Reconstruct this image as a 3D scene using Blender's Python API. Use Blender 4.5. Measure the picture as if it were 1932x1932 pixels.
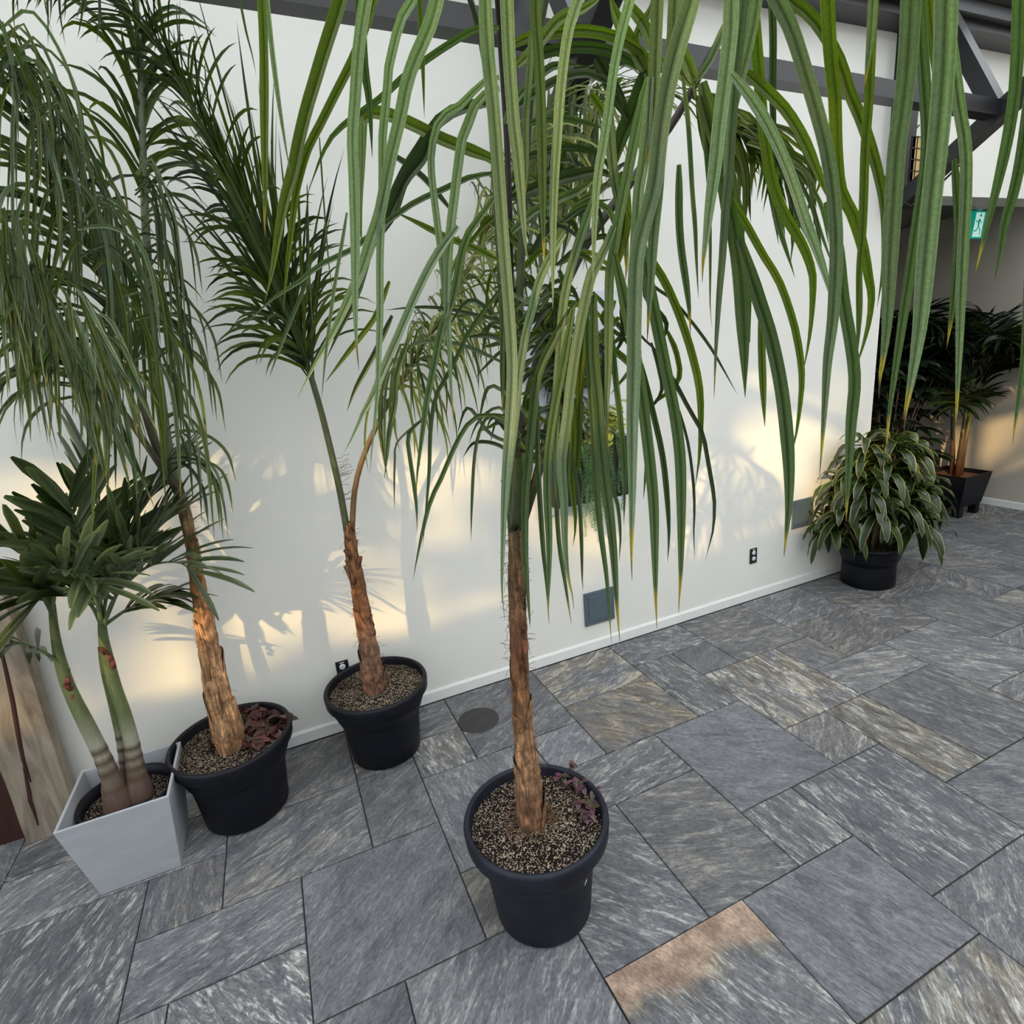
import bpy, math, random
from mathutils import Vector, Matrix
from math import sin, cos, pi, radians

random.seed(7)
SC = bpy.context.scene
for o in list(bpy.data.objects):
    bpy.data.objects.remove(o)
COL = bpy.data.collections.new('scene')
SC.collection.children.link(COL)

# ------------------------------------------------------------------ camera
FPX, PITCH, ROLL, YAW = 1059.4575, 0.2711391, -0.0917314, 0.3887356
CAM = Vector((0, 0, 2.0))
_fw = Vector((cos(PITCH) * sin(YAW), cos(PITCH) * cos(YAW), -sin(PITCH)))
_r0 = Vector((cos(YAW), -sin(YAW), 0))
_u0 = _r0.cross(_fw)
_r = cos(ROLL) * _r0 + sin(ROLL) * _u0
_u = -sin(ROLL) * _r0 + cos(ROLL) * _u0
cd = bpy.data.cameras.new('camera')
cam = bpy.data.objects.new('camera', cd)
cd.sensor_width = 36
cd.lens = FPX / 1932 * 36
cd.clip_start = 0.02
cam.matrix_world = Matrix(((_r.x, _u.x, -_fw.x, 0), (_r.y, _u.y, -_fw.y, 0), (_r.z, _u.z, -_fw.z, 2.0), (0, 0, 0, 1)))
COL.objects.link(cam)
SC.camera = cam

# ------------------------------------------------------------------ light
SC.view_settings.view_transform = 'Standard'
SC.view_settings.look = 'None'
SC.view_settings.exposure = 0.0
SC.view_settings.gamma = 1
w = bpy.data.worlds.new('world')
SC.world = w
w.use_nodes = True
bg = w.node_tree.nodes['Background']
bg.inputs[0].default_value = (0.93, 0.97, 1.0, 1)
bg.inputs[1].default_value = 3.05
SUN = Vector((1.1, 1.0, -0.72)).normalized()
sl = bpy.data.lights.new('sun', 'SUN')
sl.energy = 4.2
sl.color = (1.0, 0.70, 0.30)
sl.angle = radians(0.6)
so = bpy.data.objects.new('sun', sl)
so.rotation_euler = (-SUN).to_track_quat('Z', 'Y').to_euler()
so.location = (-4, -3, 8)
COL.objects.link(so)


# ------------------------------------------------------------------ pixel ray helpers (survey of the place from the camera station)
def ray(px, py):
    return _fw + ((px - 966) / FPX) * _r - ((py - 966) / FPX) * _u


def onY(px, py, y):
    d = ray(px, py)
    return CAM + d * (y / d.y)


def onZ(px, py, z):
    d = ray(px, py)
    return CAM + d * ((z - 2.0) / d.z)


def rng(px, py, r):
    return CAM + ray(px, py).normalized() * r


# ------------------------------------------------------------------ materials
def mat(name):
    m = bpy.data.materials.new(name)
    m.use_nodes = True
    nt = m.node_tree
    return m, nt, nt.nodes['Principled BSDF'], nt.nodes['Material Output']


def setp(b, col=None, rough=None, spec=None, metal=None):
    if col is not None:
        b.inputs['Base Color'].default_value = (*col, 1)
    if rough is not None:
        b.inputs['Roughness'].default_value = rough
    if spec is not None:
        b.inputs['Specular IOR Level'].default_value = spec
    if metal is not None:
        b.inputs['Metallic'].default_value = metal


def N(nt, typ, **kw):
    n = nt.nodes.new(typ)
    for k, v in kw.items():
        setattr(n, k, v)
    return n


def ramp(nt, stops, interp='LINEAR'):
    n = nt.nodes.new('ShaderNodeValToRGB')
    e = n.color_ramp.elements
    n.color_ramp.interpolation = interp
    e[0].position, e[0].color = stops[0][0], (*stops[0][1], 1)
    e[1].position, e[1].color = stops[1][0], (*stops[1][1], 1)
    for p, c in stops[2:]:
        x = e.new(p)
        x.color = (*c, 1)
    return n


def noise(nt, scale, detail=4, rough=.55, vec=None, dist=0):
    n = nt.nodes.new('ShaderNodeTexNoise')
    n.inputs['Scale'].default_value = scale
    n.inputs['Detail'].default_value = detail
    n.inputs['Roughness'].default_value = rough
    n.inputs['Distortion'].default_value = dist
    if vec is not None:
        nt.links.new(vec, n.inputs['Vector'])
    return n


def mix(nt, fac, a, b, blend='MIX'):
    n = nt.nodes.new('ShaderNodeMix')
    n.data_type = 'RGBA'
    n.blend_type = blend
    for sock, v in ((n.inputs[0], fac), (n.inputs[6], a), (n.inputs[7], b)):
        if isinstance(v, (int, float)):
            sock.default_value = v
        elif isinstance(v, tuple):
            sock.default_value = (*v, 1)
        else:
            nt.links.new(v, sock)
    return n.outputs[2]


def bump(nt, bsdf, h, strength=.3, dist=.01):
    n = nt.nodes.new('ShaderNodeBump')
    n.inputs['Strength'].default_value = strength
    n.inputs['Distance'].default_value = dist
    nt.links.new(h, n.inputs['Height'])
    nt.links.new(n.outputs[0], bsdf.inputs['Normal'])


def simple(name, col, rough=.6, var=.12, scale=30, bstr=.0, spec=.5, metal=0, stretch=None):
    m, nt, b, o = mat(name)
    setp(b, col, rough, spec, metal)
    tc = N(nt, 'ShaderNodeTexCoord')
    v = tc.outputs['Object']
    if stretch:
        mp = N(nt, 'ShaderNodeMapping')
        mp.inputs['Scale'].default_value = stretch
        nt.links.new(v, mp.inputs[0])
        v = mp.outputs[0]
    n = noise(nt, scale, 5, .6, v)
    dk = tuple(c * (1 - var * 2) for c in col)
    lt = tuple(min(1, c * (1 + var * 2)) for c in col)
    r = ramp(nt, [(.3, dk), (.7, lt)])
    nt.links.new(n.outputs[0], r.inputs[0])
    nt.links.new(r.outputs[0], b.inputs['Base Color'])
    if bstr:
        bump(nt, b, n.outputs[0], bstr, .004)
    return m


M = {}
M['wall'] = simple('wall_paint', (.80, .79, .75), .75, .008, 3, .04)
M['recesswall'] = simple('shade_darkened_paint', (.50, .455, .39), .8, .01, 4)  # recess shade is put into this wall colour
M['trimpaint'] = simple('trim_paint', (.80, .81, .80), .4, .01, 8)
M['ceilpaint'] = simple('shade_darkened_ceiling_paint', (.22, .20, .175), .8, .01, 4)  # ceiling colour lowered further to carry the recess shade
M['steel'] = simple('painted_steel', (.010, .010, .013), .38, .06, 20, .05)
M['plastic'] = simple('black_plastic', (.004, .0045, .009), .5, .18, 40, .12, .28)
M['plastic2'] = simple('worn_black_plastic', (.008, .010, .018), .55, .25, 12, .15, .32)
M['concrete'] = simple('pale_grey_composite', (.39, .41, .45), .6, .04, 6, .08, .4, 0, (1, 1, 4))
M['greypanel'] = simple('blue_grey_enamel', (.085, .12, .145), .5, .05, 15, .04)
M['blackmetal'] = simple('black_metal', (.012, .012, .014), .4, .1, 20)
M['white'] = simple('white_plastic', (.75, .76, .78), .4, .01, 10)
M['whiteboard'] = simple('cool_white_board', (.66, .70, .80), .5, .01, 6)
M['fascia'] = simple('brown_grey_fascia', (.10, .088, .078), .6, .08, 8, 0, .4, 0, (.3, 4, 4))
M['tan'] = simple('tan_rice_paper', (.62, .42, .17), .7, .05, 12)
M['tagwhite'] = simple('white_label', (.8, .8, .78), .5, .01, 20)


def leafmat(name, rough=.42, trans=.22, vein=900):
    m, nt, b, out = mat(name)
    at = N(nt, 'ShaderNodeAttribute', attribute_name='Col')
    tc = N(nt, 'ShaderNodeTexCoord')
    n = noise(nt, 260, 3, .7, tc.outputs['Object'])
    r = ramp(nt, [(.25, (.72, .72, .72)), (.75, (1.25, 1.25, 1.2))])
    nt.links.new(n.outputs[0], r.inputs[0])
    c = mix(nt, 1.0, at.outputs['Color'], r.outputs[0], 'MULTIPLY')
    nt.links.new(c, b.inputs['Base Color'])
    setp(b, None, rough, .5)
    tr = N(nt, 'ShaderNodeBsdfTranslucent')
    c2 = mix(nt, 1.0, c, (1.5, 1.9, .5), 'MULTIPLY')
    nt.links.new(c2, tr.inputs[0])
    ms = N(nt, 'ShaderNodeMixShader')
    ms.inputs[0].default_value = trans
    nt.links.new(b.outputs[0], ms.inputs[1])
    nt.links.new(tr.outputs[0], ms.inputs[2])
    nt.links.new(ms.outputs[0], out.inputs[0])
    return m


M['leaf'] = leafmat('palm_leaf', .40, .28)
M['leafdark'] = leafmat('glossy_dark_leaf', .3, .12)


def colmat(name, rough=.7, bstr=.4, sc=(60, 60, 8)):
    """colour from the mesh's own colour attribute, fibrous bump"""
    m, nt, b, out = mat(name)
    at = N(nt, 'ShaderNodeAttribute', attribute_name='Col')
    tc = N(nt, 'ShaderNodeTexCoord')
    mp = N(nt, 'ShaderNodeMapping')
    mp.inputs['Scale'].default_value = sc
    nt.links.new(tc.outputs['Object'], mp.inputs[0])
    n = noise(nt, 1, 6, .65, mp.outputs[0], .6)
    k_ = .5 if bstr > .3 else .12
    r = ramp(nt, [(.30, (1 - 1.5 * k_, 1 - 1.6 * k_, 1 - 1.65 * k_)), (.5, (.9, .9, .9)), (.68, (1 + 1.5 * k_, 1 + 1.4 * k_, 1 + 1.3 * k_))])
    nt.links.new(n.outputs[0], r.inputs[0])
    c = mix(nt, 1.0, at.outputs['Color'], r.outputs[0], 'MULTIPLY')
    n2 = noise(nt, 22, 4, .6, tc.outputs['Object'], .5)
    r2 = ramp(nt, [(.35, (1 - k_, 1 - k_, 1 - k_)), (.65, (1 + k_ * .8, 1 + k_ * .7, 1 + k_ * .7))])
    nt.links.new(n2.outputs[0], r2.inputs[0])
    c = mix(nt, 1.0, c, r2.outputs[0], 'MULTIPLY')
    nt.links.new(c, b.inputs['Base Color'])
    setp(b, None, rough, .3)
    bump(nt, b, n.outputs[0], bstr, .006)
    return m


M['bark'] = colmat('fibrous_bark', .8, .7, (90, 90, 9))
M['stem'] = colmat('smooth_stem', .45, .12, (40, 40, 4))
M['fibre'] = simple('dry_fibre', (.17, .095, .055), .9, .2, 60)


def soilmat():
    m, nt, b, out = mat('perlite_soil')
    tc = N(nt, 'ShaderNodeTexCoord')
    v = N(nt, 'ShaderNodeTexVoronoi')
    v.inputs['Scale'].default_value = 250
    nt.links.new(tc.outputs['Object'], v.inputs['Vector'])
    sep = N(nt, 'ShaderNodeSeparateColor')
    nt.links.new(v.outputs['Color'], sep.inputs[0])
    big = noise(nt, 9, 2, .5, tc.outputs['Object'])
    ad = N(nt, 'ShaderNodeMath', operation='MULTIPLY_ADD')
    nt.links.new(big.outputs[0], ad.inputs[0])
    ad.inputs[1].default_value = .55
    nt.links.new(sep.outputs[0], ad.inputs[2])
    r = ramp(nt, [(.0, (.006, .004, .003)), (.86, (.012, .007, .005)), (.93, (.06, .038, .025)), (.975, (.24, .175, .115)), (1.0, (.42, .34, .25))])
    nt.links.new(ad.outputs[0], r.inputs[0])
    # ramp clamps at 1: rescale
    ad.inputs[1].default_value = .42
    nt.links.new(r.outputs[0], b.inputs['Base Color'])
    setp(b, None, .9, .2)
    bump(nt, b, v.outputs['Distance'], .8, .008)
    return m


M['soil'] = soilmat()


def slatemat():
    m, nt, b, out = mat('slate_pavers')
    at = N(nt, 'ShaderNodeAttribute', attribute_name='tile')   # r random, g beige, b pale streaks, a angle
    sep = N(nt, 'ShaderNodeSeparateColor')
    nt.links.new(at.outputs['Color'], sep.inputs[0])
    tc = N(nt, 'ShaderNodeTexCoord')
    ang = N(nt, 'ShaderNodeMath', operation='MULTIPLY')
    nt.links.new(at.outputs['Alpha'], ang.inputs[0])
    ang.inputs[1].default_value = pi
    vr = N(nt, 'ShaderNodeVectorRotate', rotation_type='Z_AXIS')
    nt.links.new(tc.outputs['Object'], vr.inputs['Vector'])
    nt.links.new(ang.outputs[0], vr.inputs['Angle'])
    off = N(nt, 'ShaderNodeCombineXYZ')
    mo = N(nt, 'ShaderNodeMath', operation='MULTIPLY')
    nt.links.new(sep.outputs[0], mo.inputs[0])
    mo.inputs[1].default_value = 37.0
    for i in range(3):
        nt.links.new(mo.outputs[0], off.inputs[i])
    va = N(nt, 'ShaderNodeVectorMath', operation='ADD')
    nt.links.new(vr.outputs[0], va.inputs[0])
    nt.links.new(off.outputs[0], va.inputs[1])

    def stretched(sx, sy):
        mp = N(nt, 'ShaderNodeMapping')
        mp.inputs['Scale'].default_value = (sx, sy, 1)
        nt.links.new(va.outputs[0], mp.inputs[0])
        return mp.outputs[0]
    a = noise(nt, 1, 9, .68, stretched(5, 17), 1.6)
    c = noise(nt, 1, 6, .62, stretched(2.6, 4.5), 1.6)
    d = noise(nt, 1, 9, .72, stretched(10, 48), 1.2)
    f = noise(nt, 1, 6, .6, stretched(60, 130), 0)
    body = ramp(nt, [(.24, (.035, .036, .041)), (.42, (.100, .103, .116)), (.54, (.145, .148, .162)), (.66, (.21, .21, .22)), (.82, (.32, .32, .32))])
    mm = mix(nt, .5, a.outputs[0], c.outputs[0])
    nt.links.new(mm, body.inputs[0])
    # warm rust/beige clouds
    br = ramp(nt, [(.38, (0, 0, 0)), (.62, (1, 1, 1))])
    nt.links.new(c.outputs[0], br.inputs[0])
    bf = N(nt, 'ShaderNodeMath', operation='MULTIPLY')
    nt.links.new(br.outputs[0], bf.inputs[0])
    nt.links.new(sep.outputs[1], bf.inputs[1])
    bf.use_clamp = True
    warm = ramp(nt, [(.32, (.07, .058, .046)), (.48, (.16, .138, .11)), (.56, (.27, .23, .175)), (.66, (.48, .41, .30))])
    nt.links.new(a.outputs[0], warm.inputs[0])
    c1 = mix(nt, bf.outputs[0], body.outputs[0], warm.outputs[0])
    # pale flaked streaks
    sr = ramp(nt, [(.50, (0, 0, 0)), (.57, (.95, .95, .95))])
    nt.links.new(d.outputs[0], sr.inputs[0])
    sc_ = ramp(nt, [(.45, (0, 0, 0)), (.58, (1, 1, 1))])
    nt.links.new(a.outputs[0], sc_.inputs[0])
    sf = N(nt, 'ShaderNodeMath', operation='MULTIPLY')
    nt.links.new(sr.outputs[0], sf.inputs[0])
    nt.links.new(sc_.outputs[0], sf.inputs[1])
    sg = N(nt, 'ShaderNodeMath', operation='MULTIPLY')
    nt.links.new(sf.outputs[0], sg.inputs[0])
    nt.links.new(sep.outputs[2], sg.inputs[1])
    c2 = mix(nt, sg.outputs[0], c1, (.50, .50, .47))
    ru = N(nt, 'ShaderNodeMath', operation='SUBTRACT')
    nt.links.new(sep.outputs[1], ru.inputs[0])
    ru.inputs[1].default_value = 1.0
    ru.use_clamp = True
    rn = noise(nt, 14, 4, .6, va.outputs[0])
    rw = ramp(nt, [(.3, (.20, .135, .10)), (.7, (.48, .34, .26))])
    nt.links.new(rn.outputs[0], rw.inputs[0])
    c2 = mix(nt, ru.outputs[0], c2, rw.outputs[0])
    fr = ramp(nt, [(.3, (.62, .62, .62)), (.7, (1.40, 1.40, 1.40))])
    nt.links.new(f.outputs[0], fr.inputs[0])
    c3 = mix(nt, 1.0, c2, fr.outputs[0], 'MULTIPLY')
    tv = N(nt, 'ShaderNodeMath', operation='MULTIPLY_ADD')
    nt.links.new(sep.outputs[0], tv.inputs[0])
    tv.inputs[1].default_value = .50
    tv.inputs[2].default_value = .92
    c3 = mix(nt, 1.0, c3, tv.outputs[0], 'MULTIPLY')
    nt.links.new(c3, b.inputs['Base Color'])
    setp(b, None, .55, .4)
    hh = N(nt, 'ShaderNodeMath', operation='ADD')
    nt.links.new(a.outputs[0], hh.inputs[0])
    nt.links.new(d.outputs[0], hh.inputs[1])
    bump(nt, b, hh.outputs[0], .8, .012)
    return m


M['slate'] = slatemat()
M['grout'] = simple('dark_joint_sand', (.035, .033, .03), .95, .2, 60)


def woodmat():
    m, nt, b, out = mat('weathered_slab_wood')
    tc = N(nt, 'ShaderNodeTexCoord')
    mp = N(nt, 'ShaderNodeMapping')
    mp.inputs['Scale'].default_value = (9, 9, 1.1)
    nt.links.new(tc.outputs['Object'], mp.inputs[0])
    n = noise(nt, 1.5, 6, .6, mp.outputs[0], 1.2)
    r = ramp(nt, [(.3, (.13, .10, .075)), (.5, (.27, .225, .175)), (.7, (.38, .33, .27))])
    nt.links.new(n.outputs[0], r.inputs[0])
    nt.links.new(r.outputs[0], b.inputs['Base Color'])
    setp(b, None, .55, .4)
    bump(nt, b, n.outputs[0], .15, .004)
    return m


M['wood'] = woodmat()
M['redwood'] = simple('dark_red_wood', (.035, .012, .008), .45, .2, 5, 0, .4, 0, (6, 6, 1))
gm, gnt, gb, go = mat('roof_glass')
gt = N(gnt, 'ShaderNodeBsdfTransparent')
gt.inputs[0].default_value = (.97, .99, 1, 1)
gg = N(gnt, 'ShaderNodeBsdfGlossy')
gg.inputs['Roughness'].default_value = .03
gx = N(gnt, 'ShaderNodeMixShader')
gx.inputs[0].default_value = .06
gnt.links.new(gt.outputs[0], gx.inputs[1])
gnt.links.new(gg.outputs[0], gx.inputs[2])
gnt.links.new(gx.outputs[0], go.inputs[0])
M['glass'] = gm
gs, gsn, gsb, _ = mat('sign_green')
setp(gsb, (.0, .30, .22), .4)
gsb.inputs['Emission Color'].default_value = (.0, .42, .30, 1)
gsb.inputs['Emission Strength'].default_value = .35
M['signgreen'] = gs
gs, gsn, gsb, _ = mat('sign_white')
setp(gsb, (.7, .9, .85), .4)
gsb.inputs['Emission Color'].default_value = (.7, 1, .9, 1)
gsb.inputs['Emission Strength'].default_value = .45
M['signwhite'] = gs


# ------------------------------------------------------------------ mesh builder
class MB:
    def __init__(s):
        s.v, s.f, s.c, s.mi = [], [], [], []

    def add(s, vs, fs, col=(.5, .5, .5), mi=0):
        b = len(s.v)
        s.v += [tuple(v) for v in vs]
        if isinstance(col, list):
            s.c += col
        else:
            s.c += [col] * len(vs)
        for f in fs:
            s.f.append(tuple(i + b for i in f))
            s.mi.append(mi)

    def box(s, x0, x1, y0, y1, z0, z1, col=(.5, .5, .5), mi=0, bev=0):
        b = bev
        if b <= 0:
            vs = [(x, y, z) for x in (x0, x1) for y in (y0, y1) for z in (z0, z1)]
            s.add(vs, [(0, 1, 3, 2), (4, 6, 7, 5), (0, 4, 5, 1), (2, 3, 7, 6), (0, 2, 6, 4), (1, 5, 7, 3)], col, mi)
            return
        # chamfered box: rings of an octagon-ish section along z
        def ring(i, z):
            return [(x0 + i + b, y0 + i, z), (x1 - i - b, y0 + i, z), (x1 - i, y0 + i + b, z), (x1 - i, y1 - i - b, z),
                    (x1 - i - b, y1 - i, z), (x0 + i + b, y1 - i, z), (x0 + i, y1 - i - b, z), (x0 + i, y0 + i + b, z)]
        rings = [ring(b, z0), ring(0, z0 + b), ring(0, z1 - b), ring(b, z1)]
        s.rings(rings, True, col, mi)

    def rings(s, rings, caps=True, col=(.5, .5, .5), mi=0):
        n = len(rings[0])
        vs = [p for r in rings for p in r]
        fs = []
        for k in range(len(rings) - 1):
            for i in range(n):
                j = (i + 1) % n
                fs.append((k * n + i, k * n + j, (k + 1) * n + j, (k + 1) * n + i))
        if caps:
            fs.append(tuple(reversed(range(n))))
            fs.append(tuple(range((len(rings) - 1) * n, len(rings) * n)))
        cl = col
        if isinstance(col, list):
            cl = [c for c in col for _ in range(n)]
        s.add(vs, fs, cl, mi)

    def bar(s, a, b, wx, wz, up=Vector((0, 0, 1)), col=(.5, .5, .5), mi=0):
        a, b = Vector(a), Vector(b)
        t = (b - a).normalized()
        sd = t.cross(up).normalized()
        u = sd.cross(t).normalized()
        r = []
        for p in (a, b):
            r.append([p + sd * x * wx / 2 + u * z * wz / 2 for x, z in ((-1, -1), (1, -1), (1, 1), (-1, 1))])
        s.rings(r, True, col, mi)

    def tube(s, pts, rad, n=8, col=(.5, .5, .5), mi=0, caps=True, wob=0, seed=0):
        pts = [Vector(p) for p in pts]
        if not isinstance(rad, (list, tuple)):
            rad = [rad] * len(pts)
        rg = random.Random(seed)
        ref = Vector((0.3, 1, 0.1)).normalized()
        rings = []
        for i, p in enumerate(pts):
            t = (pts[min(i + 1, len(pts) - 1)] - pts[max(i - 1, 0)]).normalized()
            a = t.cross(ref)
            if a.length < .05:
                a = t.cross(Vector((1, 0, 0)))
            a.normalize()
            b = a.cross(t)
            rings.append([p + (a * cos(2 * pi * k / n) + b * sin(2 * pi * k / n)) * rad[i] * (1 + wob * (rg.random() - .5)) for k in range(n)])
        s.rings(rings, caps, col, mi)

    def lathe(s, prof, c=(0, 0, 0), n=48, col=(.5, .5, .5), mi=0, closed=False):
        c = Vector(c)
        rings = [[c + Vector((r * cos(2 * pi * k / n), r * sin(2 * pi * k / n), z)) for k in range(n)] for r, z in prof]
        s.rings(rings, closed, col, mi)

    def ribbon(s, pts, widths, nrm, col, fold=.25, tip=None):
        for q in pts:      # leaves bend against the walls instead of piercing them
            if q.x < 4.6 and 2.975 < q.y:
                q.y = 2.975 + .02 * (1 - 1 / (1 + (q.y - 2.975) * 8))
            if q.x > 6.86:
                q.x = 6.86
        """leaf blade: three verts across, folded along the midrib; nrm a vector or list"""
        n = len(pts)
        vs, cs, fs = [], [], []
        if tip == 'wide':
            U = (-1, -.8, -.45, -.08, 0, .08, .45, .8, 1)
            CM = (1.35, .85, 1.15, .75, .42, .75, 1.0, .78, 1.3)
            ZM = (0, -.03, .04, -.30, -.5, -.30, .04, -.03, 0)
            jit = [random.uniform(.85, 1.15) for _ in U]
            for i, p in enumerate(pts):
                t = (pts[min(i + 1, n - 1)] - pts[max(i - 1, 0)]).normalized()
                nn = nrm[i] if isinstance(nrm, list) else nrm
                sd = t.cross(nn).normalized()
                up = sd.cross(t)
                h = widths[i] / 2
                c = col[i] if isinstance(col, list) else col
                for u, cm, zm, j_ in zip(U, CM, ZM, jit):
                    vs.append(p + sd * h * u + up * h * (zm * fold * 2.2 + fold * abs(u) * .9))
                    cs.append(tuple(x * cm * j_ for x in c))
            for i in range(n - 1):
                for k in range(8):
                    a = i * 9 + k
                    fs.append((a, a + 1, a + 10, a + 9))
            s.add(vs, fs, cs)
            return
        for i, p in enumerate(pts):
            t = (pts[min(i + 1, n - 1)] - pts[max(i - 1, 0)])
            if t.length < 1e-9:
                t = Vector((0, 0, -1))
            t.normalize()
            nn = nrm[i] if isinstance(nrm, list) else nrm
            sd = t.cross(nn)
            if sd.length < 1e-4:
                sd = t.orthogonal()
            sd.normalize()
            up = sd.cross(t)
            h = widths[i] / 2
            c = col[i] if isinstance(col, list) else col
            vs += [p - sd * h, p - up * h * fold * 2, p + sd * h]
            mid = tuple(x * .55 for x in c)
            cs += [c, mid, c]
        for i in range(n - 1):
            a = i * 3
            fs += [(a, a + 1, a + 4, a + 3), (a + 1, a + 2, a + 5, a + 4)]
        s.add(vs, fs, cs)

    def build(s, name, m, parent=None, smooth=True, bevel=0, attr='Col'):
        me = bpy.data.meshes.new(name)
        me.from_pydata(s.v, [], s.f)
        ms = m if isinstance(m, list) else [m]
        for x in ms:
            me.materials.append(x)
        if len(ms) > 1:
            me.polygons.foreach_set('material_index', s.mi)
        if smooth:
            me.polygons.foreach_set('use_smooth', [True] * len(me.polygons))
        ca = me.color_attributes.new(attr, 'FLOAT_COLOR', 'POINT')
        flat = []
        for c in s.c:
            flat += [c[0], c[1], c[2], c[3] if len(c) > 3 else 1]
        ca.data.foreach_set('color', flat)
        me.update()
        o = bpy.data.objects.new(name, me)
        COL.objects.link(o)
        if parent is not None:
            o.parent = parent
            o.matrix_parent_inverse = parent.matrix_world.inverted()
        if bevel:
            bm = o.modifiers.new('bevel', 'BEVEL')
            bm.width = bevel
            bm.segments = 2
            bm.limit_method = 'ANGLE'
            for p in me.polygons:
                p.use_smooth = False
        return o


def struct(o):
    o['kind'] = 'structure'
    return o


def tag(o, label, cat, group=None):
    o['label'] = label
    o['category'] = cat
    if group:
        o['group'] = group
    return o


def thing(name, label, cat, loc=(0, 0, 0), group=None):
    o = bpy.data.objects.new(name, None)
    o.empty_display_size = .1
    o.location = loc
    COL.objects.link(o)
    o.matrix_world = Matrix.Translation(Vector(loc))
    return tag(o, label, cat, group)


# ------------------------------------------------------------------ structure
WY = 3.02     # main wall face
GX, GY, OX = .597 / 2 * 1.0, .3013, .070
GX = .2985
TOPW = 4.22

# floor: laid-out slate pavers on a half-module grid (i along the wall, j towards the wall)
tiles = [(-1, 1, 5, 7, 0, .15), (0, 1, 7, 8.5, .25, .2), (1, 2, 8, 9, .5, .9), (1, 2, 9, 10, .3, .5), (2, 4, 8, 10, .1, .4), (4, 6, 8.5, 10, .85, .6),
         (3, 4, 7, 8, 0, .4), (3, 5, 6, 7, .1, .8), (2, 3.5, 4, 6, .05, .7), (3.5, 5, 4, 6, .3, .4), (1, 3, 6, 8, .05, .4), (1, 2, 5, 6, .4, .2),
         (0, 2, 3, 5, .05, .4), (2, 4, 2, 4, .15, .8), (4, 6, 2.5, 4, 0, .15), (4, 6, .5, 2.5, .8, .9), (5, 6, 4, 5, .15, .9), (6, 8, 3, 5, 0, 1.0),
         (6, 8, 1, 3, .2, .5), (8, 10, 2, 4, .15, .3), (8, 9, 4, 6, .9, .9), (9, 11, 4, 6, .2, .5), (7, 8, 5, 6, .4, .6), (5, 7, 5, 7, 0, .15),
         (7, 9, 6, 8, 1.0, .9), (4, 6, 7, 8.5, 1.0, .1), (6, 7, 7, 9, .1, .9), (6, 8, 9, 10, .1, 1.0), (7, 8, 8, 9, 0, .1), (8, 10, 8, 10, .3, .7),
         (10, 12, 8.5, 10, .1, .5), (12, 14, 9, 10, .2, .4), (10, 12, 7, 8.5, .5, .4), (9, 10, 7, 8, .4, .3), (9, 11, 6, 7, .3, .5), (11, 13, 5, 7, .2, .6),
         (12, 13, 7, 9, .5, .7), (13, 15, 6, 8, .2, .5), (-2, 0, 7, 8.5, .35, .5), (-2, 0, 8.5, 10, .3, .2), (-3, -2, 7, 8, .5, .3), (-3, -1, 6, 7, 0, .5),
         (-2.5, -1, 4, 6, .1, 1.0), (-4, -2.5, 4, 6, .1, .5), (-5, -3, 6, 8, .1, 1.0), (-5, -2, 8, 9, .1, .6), (-4, -2, 9, 10, .2, .6), (-7, -5, 7, 9, .2, .5),
         (11, 13, 3, 5, .5, .5), (13, 15, 4, 6, .2, .5), (10, 11, 2, 4, .3, .4), (13, 15, 8, 9, .4, .6), (14, 16, 9, 10, .3, .4)]
rg = random.Random(5)
occ = set()


def cells(i0, i1, j0, j1):
    return [(a, b) for a in range(int(round(i0 * 2)), int(round(i1 * 2))) for b in range(int(round(j0 * 2)), int(round(j1 * 2)))]


allt = []
for t in tiles:
    for c in cells(*t[:4]):
        occ.add(c)
    allt.append(t)
I0, I1, J0, J1 = -36, 52, -28, 20
for b in range(J1 - 1, J0 - 1, -1):
    for a in range(I0, I1):
        if (a, b) in occ:
            continue
        opts = [(4, 4), (4, 3), (4, 2), (3, 4), (2, 4), (2, 2), (3, 2), (2, 3)]
        rg.shuffle(opts)
        for wd, ht in opts + [(2, 1), (1, 2), (1, 1)]:
            cs = [(a + x, b - y) for x in range(wd) for y in range(ht)]
            if all(c not in occ and c[0] < I1 and c[1] >= J0 for c in cs):
                for c in cs:
                    occ.add(c)
                allt.append((a / 2, (a + wd) / 2, (b - ht + 1) / 2, (b + 1) / 2, rg.choice([0, .1, .3, .5]), rg.uniform(.2, .8)))
                break
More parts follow.
